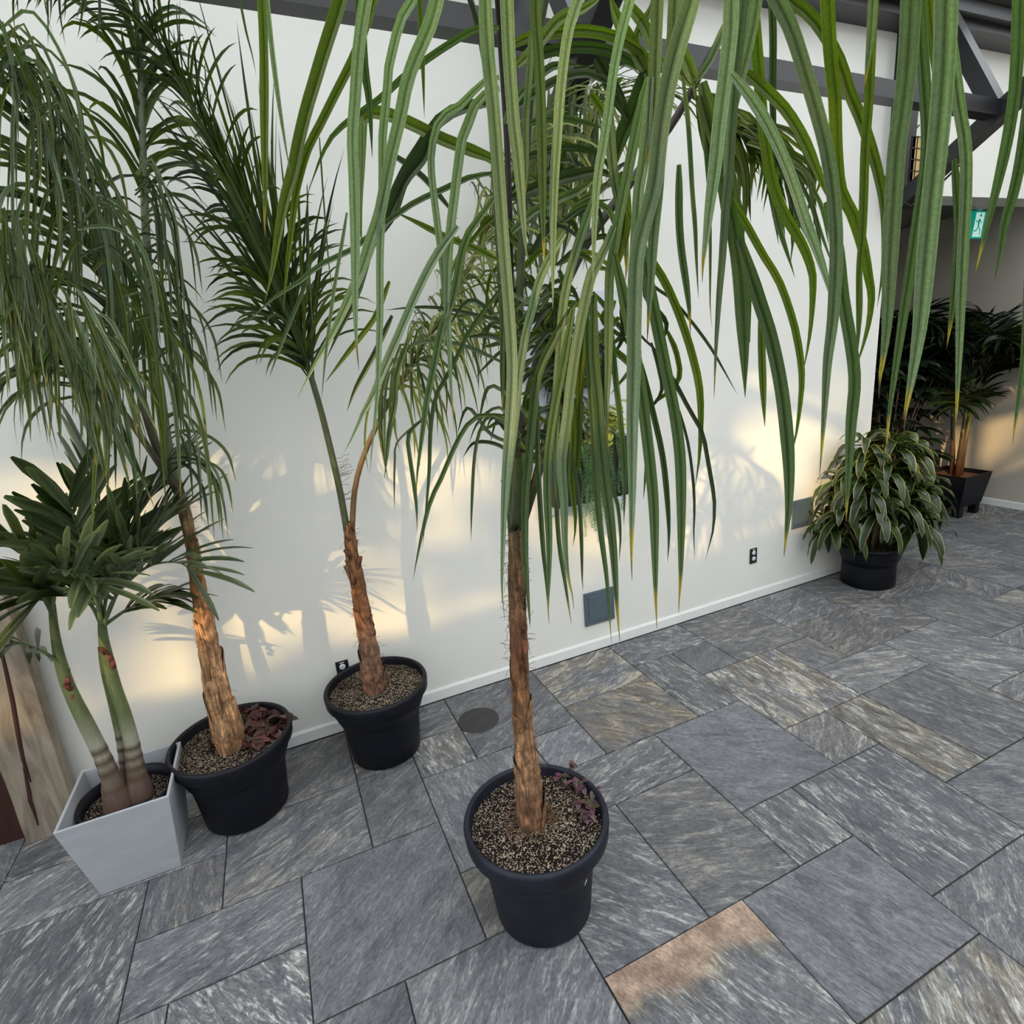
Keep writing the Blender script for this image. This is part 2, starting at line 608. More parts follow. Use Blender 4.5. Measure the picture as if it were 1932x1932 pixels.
# recess floor
for a in range(30, I1, 4):
    for b in range(20, 40, 4):
        allt.append((a / 2, a / 2 + 2, b / 2, b / 2 + 2, rg.choice([.1, .3, .5]), rg.uniform(.2, .7)))
fl = MB()
g = .0028
ANG = {(-1, 5): .76, (0, 7): .8, (-2, 7): .84, (-3, 6): .9, (-5, 6): .62, (-3, 7): .5, (-2.5, 4): .3, (3.5, 4): .12, (2, 4): .27, (6, 3): .5, (5, 4): .48,
       (7, 6): .5, (8, 4): .5, (9, 4): .45, (4, 7): .27, (4, 2.5): .4, (5, 5): .22, (4, 8.5): .9, (6, 7): .45, (6, 9): .1, (3, 6): .95, (2, 2): .4, (4, .5): .7, (6, 1): .8, (8, 2): .2, (11, 5): .3}
for (i0, i1, j0, j1, be, pa) in allt:
    x0, x1 = OX + GX * i0 + g, OX + GX * i1 - g
    y0, y1 = GY * j0 + g, GY * j1 - g
    y1 = min(y1, WY + .01) if j1 <= 10.01 and i0 < 14.5 else y1
    z = rg.uniform(-.0012, .0012)
    c = (rg.random(), be, pa, rg.choice([rg.uniform(.05, .25), rg.uniform(.3, .5), rg.uniform(.75, .95)]))
    c = c[:3] + (ANG.get((i0, j0), c[3]),)
    if (i0, j0) == (2, 2):      # rust-stained far edge
        ys = [y0, y1 - .19, y1 - .15, y1 - .09, y1]
        gs_ = [.1, .1, .9, 1.95, 2.0]
        vs = []
        cs = []
        for yy, gg_ in zip(ys, gs_):
            for q_ in range(7):
                vs.append((x0 + (x1 - x0) * q_ / 6, yy + (.03 * math.sin(q_ * 1.9) if y0 < yy < y1 else 0), z))
                cs.append((c[0], gg_, pa, c[3]))
        fl.add(vs, [(r_ * 7 + q_, r_ * 7 + q_ + 1, r_ * 7 + q_ + 8, r_ * 7 + q_ + 7) for r_ in range(4) for q_ in range(6)], cs, 0)
        continue
    b = .004
    r1 = [(x0, y0, -.02), (x1, y0, -.02), (x1, y1, -.02), (x0, y1, -.02)]
    r2 = [(x0, y0, z - b * .6), (x1, y0, z - b * .6), (x1, y1, z - b * .6), (x0, y1, z - b * .6)]
    r3 = [(x0 + b, y0 + b, z), (x1 - b, y0 + b, z), (x1 - b, y1 - b, z), (x0 + b, y1 - b, z)]
    fl.rings([r1, r2, r3], True, [c, c, c], 0)
fl.box(-17.2, 7.9, -4.3, 6.2, -.12, -.008, (0, 0, 0, 0), 1)
struct(fl.build('floor', [M['slate'], M['grout']], None, False, 0, 'tile'))

XL, XC, XR = -17.0, 4.43, 6.93   # left end, recess corner, end wall
wm = MB()
wm.box(XL, XC, WY + .012, WY + .25, 0, TOPW)
wm.box(XC, 7.9, WY + .012, WY + .25, 2.88, TOPW)
struct(wm.build('wall_main', M['wall'], None, False))
wr = MB()
wr.box(XR, XR + .2, -4.2, 6.2, 0, TOPW)
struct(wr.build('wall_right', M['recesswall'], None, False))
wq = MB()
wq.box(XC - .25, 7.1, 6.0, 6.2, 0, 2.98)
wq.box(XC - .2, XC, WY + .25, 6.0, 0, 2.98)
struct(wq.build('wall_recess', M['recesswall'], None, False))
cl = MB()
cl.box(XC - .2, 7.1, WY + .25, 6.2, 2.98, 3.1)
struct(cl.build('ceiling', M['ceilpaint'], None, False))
bb = MB()


def basebd(bb, ax, p0, p1, face, sgn):
    prof = [(0, 0), (0, .062), (.006, .074), (.012, .074), (.012, 0)]
    r = []
    for e in (p0, p1):
        if ax == 'x':
            r.append([(e, face + sgn * q, z) for q, z in prof])
        else:
            r.append([(face + sgn * q, e, z) for q, z in prof])
    bb.rings(r, True)


basebd(bb, 'x', XL, XC, WY, 1)
struct(bb.build('baseboard_main', M['trimpaint'], None, False))
bb = MB()
basebd(bb, 'y', -4, 6.0, XR - .012, 1)
struct(bb.build('baseboard_right', M['trimpaint'], None, False))
# unseen back wall; clerestory gap and header shaped to cut a sun band
wb = MB()
wb.box(XL, 7.1, -4.25, -4.05, 0, 5.60)
wb.box(XL, 7.1, -4.25, -4.05, 6.95, 9.3)
wb.box(XL - .2, XL, -4.25, WY + .25, 0, 4.2)
struct(wb.build('wall_back_sun_mask', M['wall'], None, False))
wn = MB()  # unseen mullions added across the sun gap
for k in range(15):
    wn.box(XL + .1 + k * 1.7, XL + .15 + k * 1.7, -4.2, -4.1, 5.6, 6.95)
struct(wn.build('window_sun_gap', M['steel'], None, False))

# eaves along the top of the main wall and glazed roof above
ev = MB()
ev.box(XL, 6.93, 2.86, 3.03, 3.86, 3.91, mi=1)
ev.box(XL, 6.93, 2.80, 3.02, 3.91, 3.985, mi=1)
ev.box(XL, 6.93, 2.74, 3.02, 3.995, 4.05, mi=0)
ev.box(XL, 6.93, 2.68, 3.02, 4.055, 4.105, mi=0)
ev.box(XL, 6.93, 2.64, 3.02, 4.11, 4.14, mi=2)
struct(ev.build('trim_1', [M['fascia'], M['steel'], M['concrete']], None, False))
rf = MB()
rf.box(XL, 6.93, 2.62, 3.1, 4.142, 4.15, mi=0)
rf.add([(XL, 2.62, 4.15), (6.93, 2.62, 4.15), (6.93, -4.0, 6.2), (XL, -4.0, 6.2)], [(0, 1, 2, 3)])
struct(rf.build('window_2', M['glass'], None, False))
rr = MB()
for k in range(20):
    x = XL + .4 + k * 1.2
    rr.bar((x, 2.66, 4.17), (x, -4.0, 6.22), .05, .09)
struct(rr.build('trim_2', M['steel'], None, False))


# steel frame: two scissor trusses standing out from the wall and the purlin that joins them
def truss(x, label, zo=0):
    t = thing('roof_truss', label, 'truss', (x, 2.95, 2.80 + zo), 'steel roof trusses along the wall')
    p = MB()
    p.box(x - .06, x + .06, WY - .10, WY + .012, 2.80 + zo, 3.87)
    p.box(x - .075, x + .075, WY - .012, WY + .012, 2.78 + zo, 3.0 + zo)
    p.build('post', M['steel'], t, False)
    b = MB()
    nd = Vector((x, 2.40, 3.17 + zo))
    b.bar((x, WY - .07, 2.80 + zo), nd + Vector((0, -1.9, 1.18)), .10, .10, Vector((0, .5, 1)))
    b.build('lower_chord', M['steel'], t, False)
    b = MB()
    b.bar(nd, (x, 2.86, 4.02), .09, .09, Vector((0, 1, -.6)))
    b.build('web_brace', M['steel'], t, False)
    return t


truss(1.50, 'dark steel roof truss on the wall behind the tall front palm', .05)
truss(4.43, 'dark steel roof truss at the wall corner beside the exit sign')
pl = MB()
pl.bar((-5.0, 2.40, 3.36), (4.38, 2.40, 3.175), .085, .085)
tag(pl.build('roof_purlin', M['steel'], None, False), 'long dark steel purlin running between the roof trusses', 'beam')

# drain pipe and cable beside the recess corner
dp = MB()
for k, (ox, r) in enumerate(((-.10, .008), (-.085, .006))):
    dp.tube([(4.36 + ox * .4, 2.93, 3.8), (4.35 + ox * .4, 2.92, 3.2), (4.34 + ox * .4, 2.92, 2.84), (4.40, 2.86, 2.76), (4.48, 2.78, 2.82), (4.5, 2.62, 2.95)], r, 6)
tag(dp.build('power_cable', M['blackmetal'], None), 'black cable hanging in a loop beside the corner steel post', 'cable')

# unseen tree added outside the back wall to dapple the sunlight
tr = thing('sun_dapple_tree', 'unseen leafy tree added to break the sunlight into dapples', 'tree', (-14, -11, 0))
tb = MB()
tb.tube([(-14, -11, 0), (-14.2, -11, 5), (-13.6, -11, 9), (-13, -11, 12.5)], [.3, .22, .15, .06], 10, (.1, .07, .05))
for k in range(16):
    z = 7.5 + k * .35
    tb.tube([(-13.9 + .08 * k, -11, z), (-13.9 + rg.uniform(-8, 9), -11 + rg.uniform(-.5, .5), z + rg.uniform(.2, 2))], [.06, .02], 6, (.1, .07, .05))
tb.build('trunk', M['bark'], tr)
tb = MB()
for k in range(520):
    c = Vector((rg.uniform(-23, -3), -11 + rg.uniform(-.8, .8), rg.uniform(10.0, 12.6)))
    if rg.random() < .45:
        c.z = rg.uniform(11.4, 12.8)
    a = rg.uniform(0, pi)
    L = rg.uniform(.15, .50)
    d = Vector((cos(a), rg.uniform(-.3, .3), sin(a) * .6))
    tb.ribbon([c - d * L, c - d * L * .3, c + d * L * .4, c + d * L], [.01, L * .6, L * .5, .01], Vector((0.5, 1, .2)), (.06, .12, .03))
tb.build('foliage', M['leaf'], tr)

# ------------------------------------------------------------------ wall fittings


def panel(x0, x1, z0, z1, label):
    t = thing('access_panel', label, 'access panel', ((x0 + x1) / 2, WY, z0), 'blue grey access panels low on the wall')
    p = MB()
    p.box(x0, x1, WY - .001, WY + .013, z0, z1)
    p.build('frame', M['greypanel'], t, False, .002)
    p = MB()
    p.box(x0 + .03, x1 - .03, WY - .006, WY, z0 + .03, z1 - .03)
    p.build('door', M['greypanel'], t, False, .002)
    p = MB()
    p.box(x1 - .055, x1 - .045, WY - .011, WY - .005, (z0 + z1) / 2 - .012, (z0 + z1) / 2 + .012)
    p.build('latch', M['blackmetal'], t, False)


panel(1.697, 1.930, .192, .430, 'blue grey square access panel near the hanging leaf tips')
panel(3.590, 3.810, .493, .722, 'blue grey square access panel beside the variegated bushy plant')


def outlet(x, z, label):
    t = thing('wall_outlet', label, 'outlet', (x, WY, z), 'black outlets low on the white wall')
    p = MB()
    p.box(x - .035, x + .035, WY + .004, WY + .013, z - .06, z + .06)
    p.build('cover_plate', M['blackmetal'], t, False, .003)
    for dz in (.026, -.022):
        p = MB()
        p.lathe([(.0165, 0), (.0165, .004), (.012, .005), (0.001, .005)], (0, 0, 0), 20)
        p.v = [(x + a, WY + .004 - c, z + dz + b) for a, b, c in p.v]
        s = p.build('socket', M['white'], t)
        q = MB()
        for dx in (-.005, .005):
            q.box(x + dx - .001, x + dx + .001, WY - .0022, WY - .0008, z + dz - .001, z + dz + .006)
        q.build('slot', M['blackmetal'], s, False)
    p = MB()
    p.box(x - .012, x + .012, WY + .002, WY + .004, z + .048, z + .053)
    p.build('marking_strip', M['white'], t, False)


outlet(3.199, .361, 'black wall outlet to the right of the square access panel')
outlet(.122, .372, 'black wall outlet peeking out behind the middle palm pot')

# exit sign hanging from the recess ceiling
sg = thing('exit_sign', 'green running man exit sign hanging in the recess', 'sign', (6.45, 3.55, 2.98))
SD = 3.55
pc = onY(1842, 425, SD)
hw, hh = .155, .118
sx = Vector((1, 0, 0))
sn = Vector((0, -1, 0))


def sgp(u, v, d=0):
    return pc + sx * u + Vector((0, 0, v)) + sn * d


KU, KV = 1.0, .92


p = MB()
p.rings([[sgp(-hw, -hh), sgp(hw, -hh), sgp(hw, hh), sgp(-hw, hh)], [sgp(-hw, -hh, .02), sgp(hw, -hh, .02), sgp(hw, hh, .02), sgp(-hw, hh, .02)]], True)
p.build('green_face', M['signgreen'], sg, False)
p = MB()
p.add([sgp(-.085, -.105, .022), sgp(.045, -.105, .022), sgp(.075, .105, .022), sgp(-.055, .105, .022)], [(0, 1, 2, 3)])
p.build('white_doorway', M['signwhite'], sg, False)
p = MB()


def seg(a, b, wd):
    a, b = Vector((a[0] * KU, a[1] * KV)), Vector((b[0] * KU, b[1] * KV))
    d = (b - a).normalized()
    n = Vector((-d.y, d.x)) * wd * .75
    p.add([sgp(*(a + n), .024), sgp(*(a - n), .024), sgp(*(b - n), .024), sgp(*(b + n), .024)], [(0, 1, 2, 3)])


seg((0, .055), (-.012, -.01), .017)
seg((0, .05), (-.04, .02), .007)
seg((-.04, .02), (-.05, .045), .007)
seg((.005, .045), (.04, .015), .007)
seg((-.012, -.01), (.02, -.055), .009)
seg((.02, -.055), (.012, -.1), .008)
seg((-.012, -.01), (-.035, -.055), .009)
seg((-.035, -.055), (-.075, -.06), .008)
hv = [sgp(.012 + .016 * cos(k * pi / 6), .08 + .014 * sin(k * pi / 6), .024) for k in range(12)]
p.add(hv, [tuple(range(12))])
p.build('running_figure', M['signgreen'], sg, False)
p = MB()
p.bar(sgp(0, hh + .02, .01), sgp(0, hh + .09, .01), .2, .06, sn)
p.bar(sgp(0, hh + .0, .01), (pc.x, pc.y, 2.985), .03, .03, sn)
p.build('bracket', M['white'], sg, False)

# paper lantern hanging by the recess corner
lt = thing('hanging_lantern', 'tan paper lantern with a black grid by the corner post', 'lantern', (4.78, 2.85, 2.88))
lc = onY(1716, 305, 2.98)
p = MB()
p.box(lc.x - .085, lc.x + .085, lc.y - .06, lc.y + .03, lc.z - .15, lc.z + .135)
p.build('paper_shade', M['tan'], lt, False)
p = MB()
for k in range(5):
    z = lc.z - .15 + k * .285 / 4
    p.box(lc.x - .088, lc.x + .088, lc.y - .064, lc.y + .032, z - .003, z + .003)
for k in range(4):
    x = lc.x - .085 + k * .17 / 3
    p.box(x - .003, x + .003, lc.y - .064, lc.y + .032, lc.z - .15, lc.z + .135)
p.build('grid', M['blackmetal'], lt, False)
p = MB()
p.tube([(lc.x, lc.y, lc.z + .135), (lc.x + .01, lc.y, lc.z + .19), (lc.x + .1, lc.y + .02, lc.z + .24), (lc.x + .12, WY + .02, lc.z + .24)], .006, 6)
p.build('hook', M['blackmetal'], lt)

# wooden slab leaning at the left
wd = thing('wooden_slab', 'weathered wooden slab with dark cracks at the left edge', 'wooden slab', (-1.4, 2.95, 0))
p = MB()
rows = []
el = [onY(x, y, 2.93) for x, y in ((38, 1557), (30, 1533), (22, 1510), (10, 1478), (0, 1453), (-14, 1420), (-40, 1330), (-60, 1230), (-70, 1180))]
er = [onY(x, y, 2.935) for x, y in ((137, 1500), (128, 1470), (118, 1436), (104, 1395), (92, 1358), (82, 1325), (72, 1293), (58, 1250), (40, 1200))]
for k in range(12):
    z = k * .115


    def xat(e):
        for i in range(len(e) - 1):
            if e[i].z <= z <= e[i + 1].z:
                f = (z - e[i].z) / (e[i + 1].z - e[i].z)
                return e[i].x * (1 - f) + e[i + 1].x * f
        return e[0].x if z < e[0].z else e[-1].x
    xl, xr = xat(el), xat(er)
    rows.append([(xl, 2.93, z), (xr - .012, 2.93, z), (xr, 2.945, z), (xr, 2.98, z), (xl, 2.98, z), (xl - .01, 2.955, z)])
p.rings(rows, True)
p.build('board', M['wood'], wd, False)
for pts in ([(-4, 1205), (2, 1225), (12, 1270), (24, 1325), (34, 1385), (44, 1435), (52, 1458), (58, 1476)], [(44, 1447), (50, 1472), (55, 1495), (57, 1512), (64, 1530), (72, 1557)]):
    p = MB()
    n = len(pts)
    vs = []
    for i, (x, y) in enumerate(pts):
        h = .003 + .006 * sin(pi * i / (n - 1))
        c = onY(x, y, 2.929)
        vs += [(c.x - h, 2.929, c.z), (c.x + h, 2.929, c.z), (c.x + h * .3, 2.926, c.z)]
    p.add(vs, [(3 * i, 3 * i + 2, 3 * i + 5, 3 * i + 3) for i in range(n - 1)] + [(3 * i + 2, 3 * i + 1, 3 * i + 4, 3 * i + 5) for i in range(n - 1)])
    p.build('crack', M['redwood'], wd, False)
p = MB()
p.box(-3.4, -1.34, 2.985, 3.018, .0, 1.5)
tag(p.build('wooden_door_panel', M['redwood'], None, False), 'dark red wooden panel behind the pale slab', 'wooden panel')

# round stone plug in the pavers near the middle pot
p = MB()
c0 = onZ(903, 1359, 0)
p.lathe([(.118, -.005), (.118, .0022), (.114, .003), (.001, .003)], (c0.x, c0.y, 0), 40, (.3, 0, 0, .2))
tag(p.build('round_cover', simple('dark_round_stone', (.030, .026, .027), .5, .12, 14, .1), None), 'dark round stone cover set in the paving near the middle pot', 'floor cover')


# ------------------------------------------------------------------ plant helpers
def catmull(P, n):
    P = [Vector(p) for p in P]
    if len(P) == 2:
        return [P[0].lerp(P[1], k / n) for k in range(n + 1)]
    Q = [P[0] * 2 - P[1]] + P + [P[-1] * 2 - P[-2]]
    L = [0]
    for i in range(len(P) - 1):
        L.append(L[-1] + (P[i + 1] - P[i]).length)
    out = []
    for k in range(n + 1):
        s = L[-1] * k / n
        i = 0
        while i < len(P) - 2 and L[i + 1] < s:
            i += 1
        t = (s - L[i]) / max(1e-9, L[i + 1] - L[i])
        a, b, c, d = Q[i], Q[i + 1], Q[i + 2], Q[i + 3]
        out.append(.5 * ((2 * b) + (c - a) * t + (2 * a - 5 * b + 4 * c - d) * t * t + (3 * b - a - 3 * c + d) * t ** 3))
    return out


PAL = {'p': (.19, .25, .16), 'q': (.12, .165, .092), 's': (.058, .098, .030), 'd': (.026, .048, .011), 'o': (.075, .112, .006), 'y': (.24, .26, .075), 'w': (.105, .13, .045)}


def tipcol(c, f, brown):
    if brown and f > .965:
        return (.10, .045, .02)
    if brown and f > .91:
        return (.33, .25, .03)
    return c


def leafw(f, base=.55):
    """strap leaf width profile along 0..1"""
    if f < .12:
        return base + (1 - base) * f / .12
    if f < .6:
        return 1
    return max(.03, 1 - ((f - .6) / .4) ** 1.5)


class Frond:
    pass


def traced(mb, reg, wpx, r0, r1, pts, kind='s', brown=False, twist=None):
    """a strap leaf surveyed along its midrib; r0/r1 distances of base and tip"""
    ox, oy, s = reg
    P = [(ox + x / s, oy + y / s) for x, y in pts]
    if P[0][1] < 8:      # runs on upwards out of view
        dx, dy = P[0][0] - P[1][0], P[0][1] - P[1][1]
        P.insert(0, (P[0][0] + dx / (abs(dy) + 1e-6) * 60 * .5, P[0][1] - 60))
        P.insert(0, (P[0][0] + dx / (abs(dy) + 1e-6) * 60 * .3, P[0][1] - (120 if r0 < 1.36 else 60)))
    n0 = len(P)
    Q = []
    ln = [0]
    for i in range(1, n0):
        ln.append(ln[-1] + math.hypot(P[i][0] - P[i - 1][0], P[i][1] - P[i - 1][1]))
    for i, (x, y) in enumerate(P):
        f = ln[i] / ln[-1]
        Q.append(rng(x, y, r0 + (r1 - r0) * f))
    n = max(12, int(ln[-1] / 28))
    C = catmull(Q, n)
    mid_ = P[len(P) // 2]
    cs_ = 1 / ray(mid_[0], mid_[1]).length
    wm_ = wpx / s / FPX * ((r0 + r1) / 2) * cs_ * (cs_ if abs(mid_[0] - 966) > 500 else 1)
    c = PAL[kind]
    k = random.uniform(.82, 1.2)
    c = tuple(x * k for x in c)
    a0 = random.uniform(-.55, .55) if twist is None else twist
    tw = random.uniform(-.5, .5)
    ws, ns, cs = [], [], []
    for i, p in enumerate(C):
        f = i / n
        t = (C[min(i + 1, n)] - C[max(i - 1, 0)]).normalized()
        nn = (CAM - p).normalized()
        ang = a0 + tw * f
        nn = Matrix.Rotation(ang, 3, t) @ nn
        ns.append(nn)
        ws.append(wm_ * leafw(f) / max(.6, cos(ang)) * .95)
        cs.append(tipcol(c, f, brown))
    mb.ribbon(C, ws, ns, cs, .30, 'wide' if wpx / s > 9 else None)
    return C[0]


def leaflet(mb, p, d, L, wd, droop, c, seg=8, up=Vector((0, 0, 1)), brown=False, basew=.4, shape=None, fold=.2, wig=.0):
    P = [p.copy()]
    dd = d.normalized()
    st = L / seg
    for i in range(seg):
        f = (i + 1) / seg
        dd = (dd + Vector((0, 0, -1)) * droop * f * 1.6 / seg * 4 * .5 + Vector((random.uniform(-1, 1), random.uniform(-1, 1), random.uniform(-1, 1))) * wig).normalized()
        P.append(P[-1] + dd * st)
    ws = []
    for i in range(seg + 1):
        f = i / seg
        if shape == 'broad':
            q = basew + (1 - basew) * min(1, f / .35) if f < .75 else 1 - .75 * ((f - .75) / .25) ** 1.3
        elif shape == 'lance':
            q = max(.04, sin(pi * min(1, (f * .92 + .08))) ** .7)
        else:
            q = leafw(f, basew)
        ws.append(wd * q)
    cs = [tipcol(c, i / seg, brown) for i in range(seg + 1)]
    a = random.uniform(-.4, .4)
    nn = Matrix.Rotation(a, 3, d.normalized()) @ up
    mb.ribbon(P, ws, nn, cs, fold)


def frond_leaflets(mb, R, s0, s1, count, Lf, wd, spread, droop, cols, lift=.15, plum=.35, rnd=.2, seg=8, brown=0, shape=None, side=None):
    """leaflets on both sides of rachis R (list of points) between fractions s0..s1"""
    n = len(R) - 1
    for k in range(count):
        s = s0 + (s1 - s0) * (k + random.uniform(-.3, .3)) / count
        s = min(max(s, 0), .999)
        i = int(s * n)
        p = R[i].lerp(R[i + 1], s * n - i)
        T = (R[i + 1] - R[i]).normalized()
        S = T.cross(Vector((0, 0, 1)))
        if S.length < .25:
            S = T.cross(Vector((.6, -1, 0)))
        S.normalize()
        if side is not None:
            S = (S * .6 + side * .8).normalized()
        U = S.cross(T).normalized()
        f = (s - s0) / (s1 - s0)
        for sg_ in (-1, 1):
            a = spread * (1 - .45 * f) + random.uniform(-rnd, rnd)
            d = T * cos(a) + S * sg_ * sin(a) + U * (lift + random.uniform(-plum, plum))
            L = Lf(f) * random.uniform(.8, 1.12)
            c = PAL[random.choice(cols)]
            q = random.uniform(.75, 1.25)
            c = tuple(x * q for x in c)
            leaflet(mb, p, d, L, wd * random.uniform(.75, 1.1), droop * random.uniform(.7, 1.3), c, seg, U, random.random() < brown, .4, shape)


def pot(t, cx, cy, h, R, rb, band=.075, soil_z=None, m='plastic', mound=.01):
    o = Vector((cx, cy, 0))
    p = MB()
    n = 64
    rs = R - .022
    prof = [(rb * .9, .004), (rb - .012, 0), (rb, .012), (rb + (R - .052 - rb) * .4, h * .35), (R - .052, h - band - .02), (R - .044, h - band - .006),
            (R - .030, h - band + .003), (R - .010, h - band + .012), (R - .003, h - band + .022), (R, h - .03), (R + .001, h - .014), (R - .003, h - .004), (R - .010, h), (R - .018, h - .002), (R - .022, h - .010), (R - .028, h - .10), (R - .05, h - .16)]
    p.lathe([(.001, .004)] + prof + [(.001, h - .16)], o, n)
    p.build('pot', M[m], t)
    sz = soil_z if soil_z is not None else h - .045
    p = MB()
    rr_ = R - .026
    prof = [(rr_ * q, sz + mound * (1 - q * q)) for q in (1, .85, .7, .55, .4, .25, .1)]
    p.lathe(prof + [(.001, sz + mound)], o, 56)
    rgz = random.Random(cx)
    p.v = [(x, y, z + rgz.uniform(-.003, .003)) for x, y, z in p.v]
    so_ = p.build('soil', M['soil'], t)
    return so_


def trunk(t, path, rads, cols, name='trunk', n=18, wob=.12, boots=True, seed=1):
    C = catmull(path, 40)
    R = []
    K = []
    rg_ = random.Random(seed)
    for i in range(41):
        f = i / 40 * (len(rads) - 1)
        a = int(min(f, len(rads) - 2))
        R.append((rads[a] * (1 - (f - a)) + rads[a + 1] * (f - a)) * (1 + .06 * rg_.uniform(-1, 1)))
        f = i / 40 * (len(cols) - 1)
        a = int(min(f, len(cols) - 2))
        k = rg_.uniform(.8, 1.2)
        K.append(tuple((cols[a][j] * (1 - (f - a)) + cols[a + 1][j] * (f - a)) * k for j in range(3)))
    p = MB()
    p.tube(C, R, n, K, 0, True, wob, seed)
    ob = p.build(name, M['bark'], t)
    if boots:
        b = MB()
        m = 0
        i = 0
        while i < 38:
            # overlapping leaf-base sheath: a curved shell wrapping part of the trunk
            a0 = m * 2.4 + rg_.uniform(-.3, .3)
            ht = rg_.randint(5, 10)
            j1 = min(40, i + ht)
            wdt = rg_.uniform(1.3, 1.9)
            vs, cs = [], []
            nn = 7
            steps = j1 - i
            for s_ in range(steps + 1):
                q = s_ / steps
                c = C[i + s_]
                rad = R[i + s_] * (1.04 + .16 * q)
                ww = wdt * (1 - .45 * q ** 2)
                for u in range(nn):
                    an = a0 + (u / (nn - 1) - .5) * 2 * ww
                    edge = abs(u / (nn - 1) - .5) * 2
                    zz = rg_.uniform(-.004, .006) - (.02 * edge * q)
                    vs.append(c + Vector((cos(an) * rad, sin(an) * rad, zz)))
                    k = (.7 + .5 * rg_.random()) * (1.45 if q > .85 or edge > .9 else 1)
                    base = K[i + s_]
                    cs.append(tuple(x * k for x in base))
            fs = []
            for s_ in range(steps):
                for u in range(nn - 1):
                    fs.append((s_ * nn + u, s_ * nn + u + 1, (s_ + 1) * nn + u + 1, (s_ + 1) * nn + u))
            b.add(vs, fs, cs)
            m += 1
            i += rg_.randint(2, 4)
        b.build('leaf_base_sheath', M['bark'], t)
    return C, R


def fibres(t, C, R, i0, i1, count, seed=3, L=.05):
    rg_ = random.Random(seed)
    p = MB()
    for k in range(count):
        i = rg_.randint(i0, i1)
        a = rg_.uniform(0, 2 * pi)
        c = C[i]
        q = c + Vector((cos(a), sin(a), 0)) * R[i] * .98
        P = [q]
        d = Vector((cos(a), sin(a), rg_.uniform(-1, 1))).normalized()
        for s_ in range(4):
            d = (d + Vector((rg_.uniform(-1, 1), rg_.uniform(-1, 1), rg_.uniform(-1, .6))) * .6 - Vector((cos(a), sin(a), 0)) * .25).normalized()
            P.append(P[-1] + d * L * rg_.uniform(.15, .4))
        p.tube(P, .0008, 3, (.3, .15, .08), 0, False)
    p.build('fibre', M['fibre'], t)['kind'] = 'stuff'


def rachis(t, path, r0, r1, col=(.05, .09, .03), name='frond', n=40, m='stem'):
    C = catmull(path, n)
    p = MB()
    k = len(C)
    p.tube(C, [r0 + (r1 - r0) * i / (k - 1) for i in range(k)], 8, col)
    o = p.build(name, M[m], t)
    return C, o


BRN = [(.17, .08, .045), (.27, .15, .08), (.33, .19, .10), (.20, .10, .045), (.16, .07, .035), (.13, .075, .035), (.10, .07, .03)]

# ------------------------------------------------------------------ FRONT PALM
PX, PY = .612, 1.535
fp = thing('potted_palm', 'tall potted palm in the foreground with long hanging leaves', 'potted palm', (PX, PY, 0), 'potted fan palms')
del fp['group']
pot(fp, PX, PY, .415, .26, .178, .085, .373, 'plastic2')
tp = [onY(1000, 1525, 1.545), onY(995, 1450, 1.54), onY(985, 1350, 1.53), onY(978, 1200, 1.53), onY(974, 1080, 1.53), onY(972, 1000, 1.53)]
tp[0].z = .35
C, R = trunk(fp, tp, [.054, .044, .034, .029, .027, .024, .019], BRN)
fibres(fp, C, R, 3, 40, 300, 4, .035)
# fibrous root mat on the soil
p = MB()
rg_ = random.Random(9)
for k in range(90):
    a = rg_.uniform(0, 2 * pi)
    q = Vector((tp[0].x + cos(a) * .05, tp[0].y + sin(a) * .05, .386))
    P = [q]
    for s_ in range(4):
        a += rg_.uniform(-1.1, 1.1)
        P.append(P[-1] + Vector((cos(a), sin(a), rg_.uniform(-.1, .12))) * rg_.uniform(.008, .028))
    p.tube(P, .0009, 3, (.3, .15, .08), 0, False)
p.build('root_fibre', M['fibre'], fp)['kind'] = 'stuff'
# nursery label
p = MB()
for k, (u0, u1) in enumerate([(0, 1)]):
    vs = []
    for i in range(5):
        an = radians(-68 + i * 3.0)
        rr_ = .209
        zt = .31 - .012 * i
        vs += [(PX + cos(an) * rr_, PY + sin(an) * rr_, .238 + .009 * i), (PX + cos(an) * rr_, PY + sin(an) * rr_, .238 + .009 * i + (.003 + .006 * i if i < 4 else .008))]
    p.add(vs, [(2 * i, 2 * i + 1, 2 * i + 3, 2 * i + 2) for i in range(4)])
p.build('label_sticker', M['tagwhite'], fp, False)

GREENSTEM = (.055, .075, .035)
DARKSTEM = (.022, .018, .014)
# frond 1: upright rachis
A = [onY(972, 1005, 1.53), onY(968, 850, 1.52), onY(965, 600, 1.50), onY(958, 300, 1.47), onY(945, 90, 1.42), onY(935, -60, 1.34), onY(925, -220, 1.22)]
RA, fA = rachis(fp, A, .012, .006, DARKSTEM)
# frond 2: rachis arching up to the right
B = [onY(975, 985, 1.54), onY(990, 800, 1.55), onY(1035, 620, 1.56), onY(1100, 470, 1.56), onY(1200, 330, 1.52), onY(1280, 215, 1.48), onY(1340, 105, 1.40), onY(1420, -30, 1.27), onY(1500, -150, 1.1)]
RB, fB = rachis(fp, B, .022, .007, DARKSTEM)
# frond 3: overhead frond towards the camera
Cc = [onY(972, 990, 1.50), onY(975, 780, 1.46), onY(985, 450, 1.40), onY(1010, 100, 1.30), onY(1080, -150, 1.15), rng(1250, -260, 1.15), rng(1480, -230, .98), rng(1700, -200, .86), rng(1900, -170, .84), rng(2050, -100, .84)]
RC, fC = rachis(fp, Cc, .013, .005, GREENSTEM, n=60)
